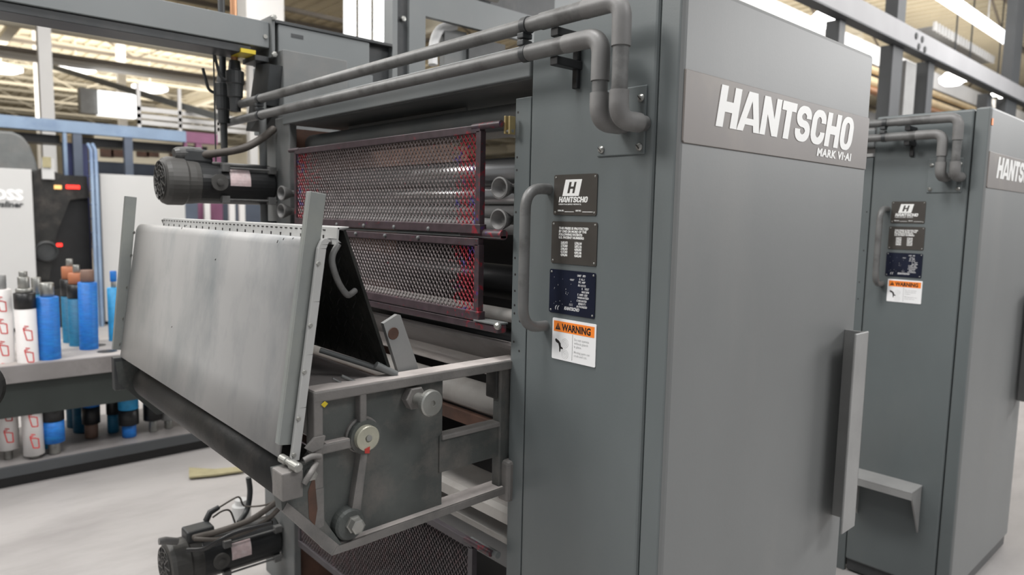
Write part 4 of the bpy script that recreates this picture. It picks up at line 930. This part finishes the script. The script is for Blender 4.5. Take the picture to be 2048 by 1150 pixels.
for px, hy in ((405, 0), (455, 0), (475, 0)):
    x_ = at(px + 10, 425, 'Y', G + .2).x; tag(MB().box(x_ - .04, x_ + .04, G + .2, G + .26, 0, 1.72).build('white_pipe', WHITED), ['short white upright behind the dark red cabinet, left', 'short white upright below the motor, middle', 'short white upright below the motor, right'][(px > 410) + (px > 460)], 'pipe')
# railings / cream windows behind
cw = thing('cream_partition', 'cream partition with small dark windows behind the mezzanine posts', 'partition', (4.5, 13.4, 0))
a = at(190, 300, 'Y', 13.4); cwm = MB(); cwm.box(a.x, 6.6, 13.4, 13.5, 0, 2.75); cwm.build('partition_wall', GOLDW if False else CREAM, cw)
for px in (213, 235, 285, 305, 350):
    p_ = at(px, 302, 'Y', 13.4); MB().box(p_.x - .10, p_.x + .10, 13.38, 13.4, p_.z - .10, p_.z + .07).build('dark_pane', RUST, cw)
rg = thing('mezzanine_railing', 'bright cream railing above the pale blue mezzanine beam', 'railing', (4, 12.5, 2.6))
a = at(275, 225, 'Y', 12.5)
for py in (222, 236, 248): z_ = at(330, py, 'Y', 12.5).z; MB().box(a.x, a.x + 1.9, 12.5, 12.54, z_ - .04, z_ + .03).build('rail', CREAMB, rg) if False else MB().box(a.x, a.x + 1.9, 12.5, 12.54, z_ - .04, z_ + .03).build('rail', WHITED, rg)
for k in range(4): MB().box(a.x + k * .62, a.x + k * .62 + .05, 12.5, 12.55, z1_ + .05, z_ + .6).build('railing_post', WHITED, rg)

# columns
def column(px0, px1, Y, lab, z1=CZ):
    a = at(px0, 150, 'Y', Y).x; b = at(px1, 150, 'Y', Y).x
    tag(MB().box(a, b, Y, Y + (b - a), 0, z1).build('building_column', WHITED), lab, 'column', 'white building columns')
column(79, 106, 13.6, 'wide white building column at far left')
column(236, 252, 19.5, 'slim white building column, second from the left')
column(68, 75, 21.5, 'thin grey white column just left of the wide one')
column(498, 514, 12.2, 'white building column behind the end of the overhead beam')
a = at(493, 20, 'Y', 11.0).x; b = at(568, 20, 'Y', 11.0).x
tag(MB().box(a, b, 11.0, 11.5, 4.2, CZ - .05).build('white_duct', WHITED), 'wide bright white duct box hanging behind the overhead beam end', 'duct')
# bright openings
for i, (p0, p1, q0, q1) in enumerate(((690, 712, 0, 80), (720, 742, 0, 88), (750, 764, 15, 100), (767, 784, 15, 100))):
    a = at(p0, 60, 'Y', 12.0); b = at(p1, 60, 'Y', 12.0)
    o = MB().box(a.x, b.x, 12.0, 12.05, 4.4, CZ - .06).build('window_%d' % (i + 1), DAY, center=False); o['kind'] = 'structure'
a = at(196, 180, 'Y', 16.0); b = at(276, 236, 'Y', 16.0)
hl_ = thing('light_box', 'glowing white box hanging behind the slim white column', 'light box', ((a.x + b.x) / 2, 16.1, b.z))
MB().box(a.x, b.x, 16.0, 16.3, b.z, a.z).build('glowing_panel', DAY, hl_)
MB().box(a.x - .3, a.x, 16.05, 16.3, b.z, a.z + .02).build('grey_side', SHEETD, hl_)
# hanging lamps left
for px, py, lab in ((300, 175, 'round bright lamp hanging under the cream roof'), (2, 135, 'bright lamp at the left picture edge under the cream roof'), (152, 135, 'slanted bright tube lamp right of the wide column')):
    p_ = at(px, py, 'Y', 20.0)
    t = thing('hanging_lamp', lab, 'lamp', p_, 'lamps under the cream roof')
    MB().lathe(p_ + Vector((0, 0, -.1)), (0, 0, 1), [(0, .30), (.05, .42), (.12, .42), (.2, .1)], 20).build('glowing_dish', LAMPS, t)
    MB().cyl(p_ + Vector((0, 0, .1)), (p_.x, p_.y, CZ - .05), .02, 8).build('hanger', CREAMT, t)
# service pipes under the roof, left
for i, (pa, pb, m, r_s, lab) in enumerate((((0, 42), (540, 130), CREAMT, .07, 'cream service pipe high under the roof'), ((0, 95), (540, 172), CREAMD, .05, 'dark service pipe below the cream one'), ((0, 104), (540, 182), WHITED, .09, 'pale round duct below the dark pipe'))):
    a = at(pa[0], pa[1] + 0, 'Y', 15.5 + i * .4); b = at(pb[0], pb[1], 'Y', 15.5 + i * .4); z_ = (a.z + b.z) / 2
    tag(MB().cyl((-8, a.y, z_), (30, a.y, z_), r_s, 12).build('service_pipe', m), lab, 'pipe', 'service pipes under the roof')
tag(MB().bar(at(110, 135, 'Y', 18), at(440, 235, 'Y', 11.5), .10, .10).build('cable_tray', PAINTD), 'grey cable tray descending behind the white columns', 'cable tray')

# ------------------------------------------------------------------ right background
zb0 = 1.55 + .66 * 2.65; 
BEAML = mat('light_beam_grey', (.30, .30, .31), .5, 0, .08, 2)
rbm = thing('catwalk_beam', 'grey steel catwalk beam slanting across the upper right', 'beam', (8, 2.7, 3.29))
MB().box(4.2, 22, 2.65, 2.69, 3.295, 3.475).build('web', BEAML, rbm)
MB().box(4.2, 22, 2.65, 2.76, 3.28, 3.294).build('flange', POSTD, rbm)
q = MB()
for px, py in ((1832, 72), (1844, 79), (1837, 93), (1849, 99)): q.lathe(at(px, py, 'Y', 2.65), (0, -1, 0), [(0, .035), (.01, .03)], 10)
q.build('bolts', DARK, rbm)
def rpost(p0, p1, py, y, z0, z1, lab, m=POSTD, dy=.12):
    a = at(p0, py, 'Y', y).x; b = at(p1, py, 'Y', y).x
    t = tag(MB().box(a, b, y, y + dy, z0, z1).build('catwalk_post', m), lab, 'post', 'posts of the catwalk')
rpost(1783, 1803, 150, 2.72, 0, 3.28, 'thick dark post below the catwalk beam, behind the second cabinet')
rpost(1811, 1832, 150, 2.74, 0, 3.2, 'pale plate post right against the thick dark one', SHEETD)
rpost(1796, 1812, 20, 2.72, 3.48, 5.5, 'dark post rising above the catwalk beam, left one')
rpost(1856, 1868, 150, 2.72, 0, 3.28, 'slim dark post below the beam, middle one')
rpost(1680, 1692, 40, 2.72, 0, 3.28, 'slim dark post just above the nearest cabinet')
rpost(1975, 1984, 200, 2.8, 0, 3.28, 'slim dark post above the second cabinet edge')
rpost(2014, 2036, 185, 2.72, 0, 3.28, 'dark post below the beam at the right picture edge')
rpost(2027, 2044, 100, 2.72, 3.48, 6.1, 'dark post rising above the beam at the right picture edge')
# white duct with lamps
wd = thing('white_air_duct', 'long bright white duct behind the catwalk beam', 'duct', (12, 4.2, 3.7))
MB().box(5.5, 26, 4.0, 4.5, 3.72, 3.97).build('duct_body', WHITED, wd)
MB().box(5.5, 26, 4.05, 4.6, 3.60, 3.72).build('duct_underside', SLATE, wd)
for (py, r_p, m, lab) in ((140, .05, GOLD, 'upper gold toned pipe under the white duct'), (165, .07, GOLD, 'thick gold toned pipe under the white duct'), (182, .05, COPPER, 'copper toned pipe, lowest under the white duct')):
    p_ = at(1745, py, 'Y', 3.95); tag(MB().cyl((6, 3.95, p_.z), (26, 3.95, p_.z), r_p, 14).build('duct_pipe', m), lab, 'pipe', 'pipes under the white duct')
slab2 = MB().box(6, 26, 4.3, 4.5, 2.0, 3.2); tag(slab2.build('rear_machine_housing', SHEETD), 'grey machine housing below the gold pipes', 'housing')
for px, py, r_l, lab in ((1652, 38, .16, 'large glaring lamp above the nearest cabinet'), (1783, 100, .09, 'small bright lamp left of the thick dark post'), (1905, 158, .17, 'glaring lamp under the beam right of the slim post'), (1936, 158, .06, 'small lamp right beside the glaring one'), (1992, 188, .07, 'small bright lamp near the right edge'), (2006, 193, .07, 'small bright lamp close to the right edge, second')):
    p_ = at(px, py, 'Y', 3.5)
    t = thing('work_lamp', lab, 'lamp', p_, 'work lamps above the presses')
    MB().lathe(p_ + Vector((0, 0, -r_l * .5)), (0, 0, 1), [(0, r_l * .6), (r_l * .25, r_l * .95), (r_l * .6, r_l), (r_l, r_l * .6)], 18).build('glowing_dish', LAMP, t)
    MB().cyl(p_ + Vector((0, 0, r_l * .5)), (p_.x, p_.y, CZ), .012, 6).build('hanger', DARK, t)
# strip light and finned heater
p0_ = at(1880, 0, 'Z', 4.6); p1_ = at(2030, 84, 'Z', 4.6)
sl2 = thing('strip_light', 'long white fluorescent strip light hanging at upper right', 'light', (p1_.x, p1_.y, 4.55))
MB().box(6, p1_.x, 3.30, 3.48, 4.58, 4.64).build('reflector', LAMPS, sl2)
fh = thing('finned_heater', 'grey finned heater tray hanging under the strip light', 'heater', (12.5, 3.9, 4.3))
q = MB(); q.box(11.4, 14.4, 3.7, 4.3, 4.36, 4.40); q.build('tray', SHEETD, fh)
x_ = 11.4
while x_ < 14.4: MB().box(x_, x_ + .05, 3.66, 3.70, 4.34, 4.46).build('fin', WHITED, fh); x_ += .14
q = MB()
for x_ in (8.5, 9.8, 11.2, 12.8): q.cyl((x_, 3.39, 4.64), (x_, 3.39, 6.2), .012, 6)
q.build('hangers', WHITED, sl2)
# olive roof deck part at right, nearer to the camera
od = MB(); od.box(4, 60, -2, 5, CZ, CZ + .15)
x_ = 4
while x_ < 60: od.box(x_, x_ + .06, -2, 5, CZ - .05, CZ); x_ += .4
odo = od.build('ceiling_right', DECKR, center=False); odo['kind'] = 'structure'
for y in (1.5, 4.2, 6.5): truss(y, CREAMD, 5, 58)
print('objects', len(bpy.data.objects))
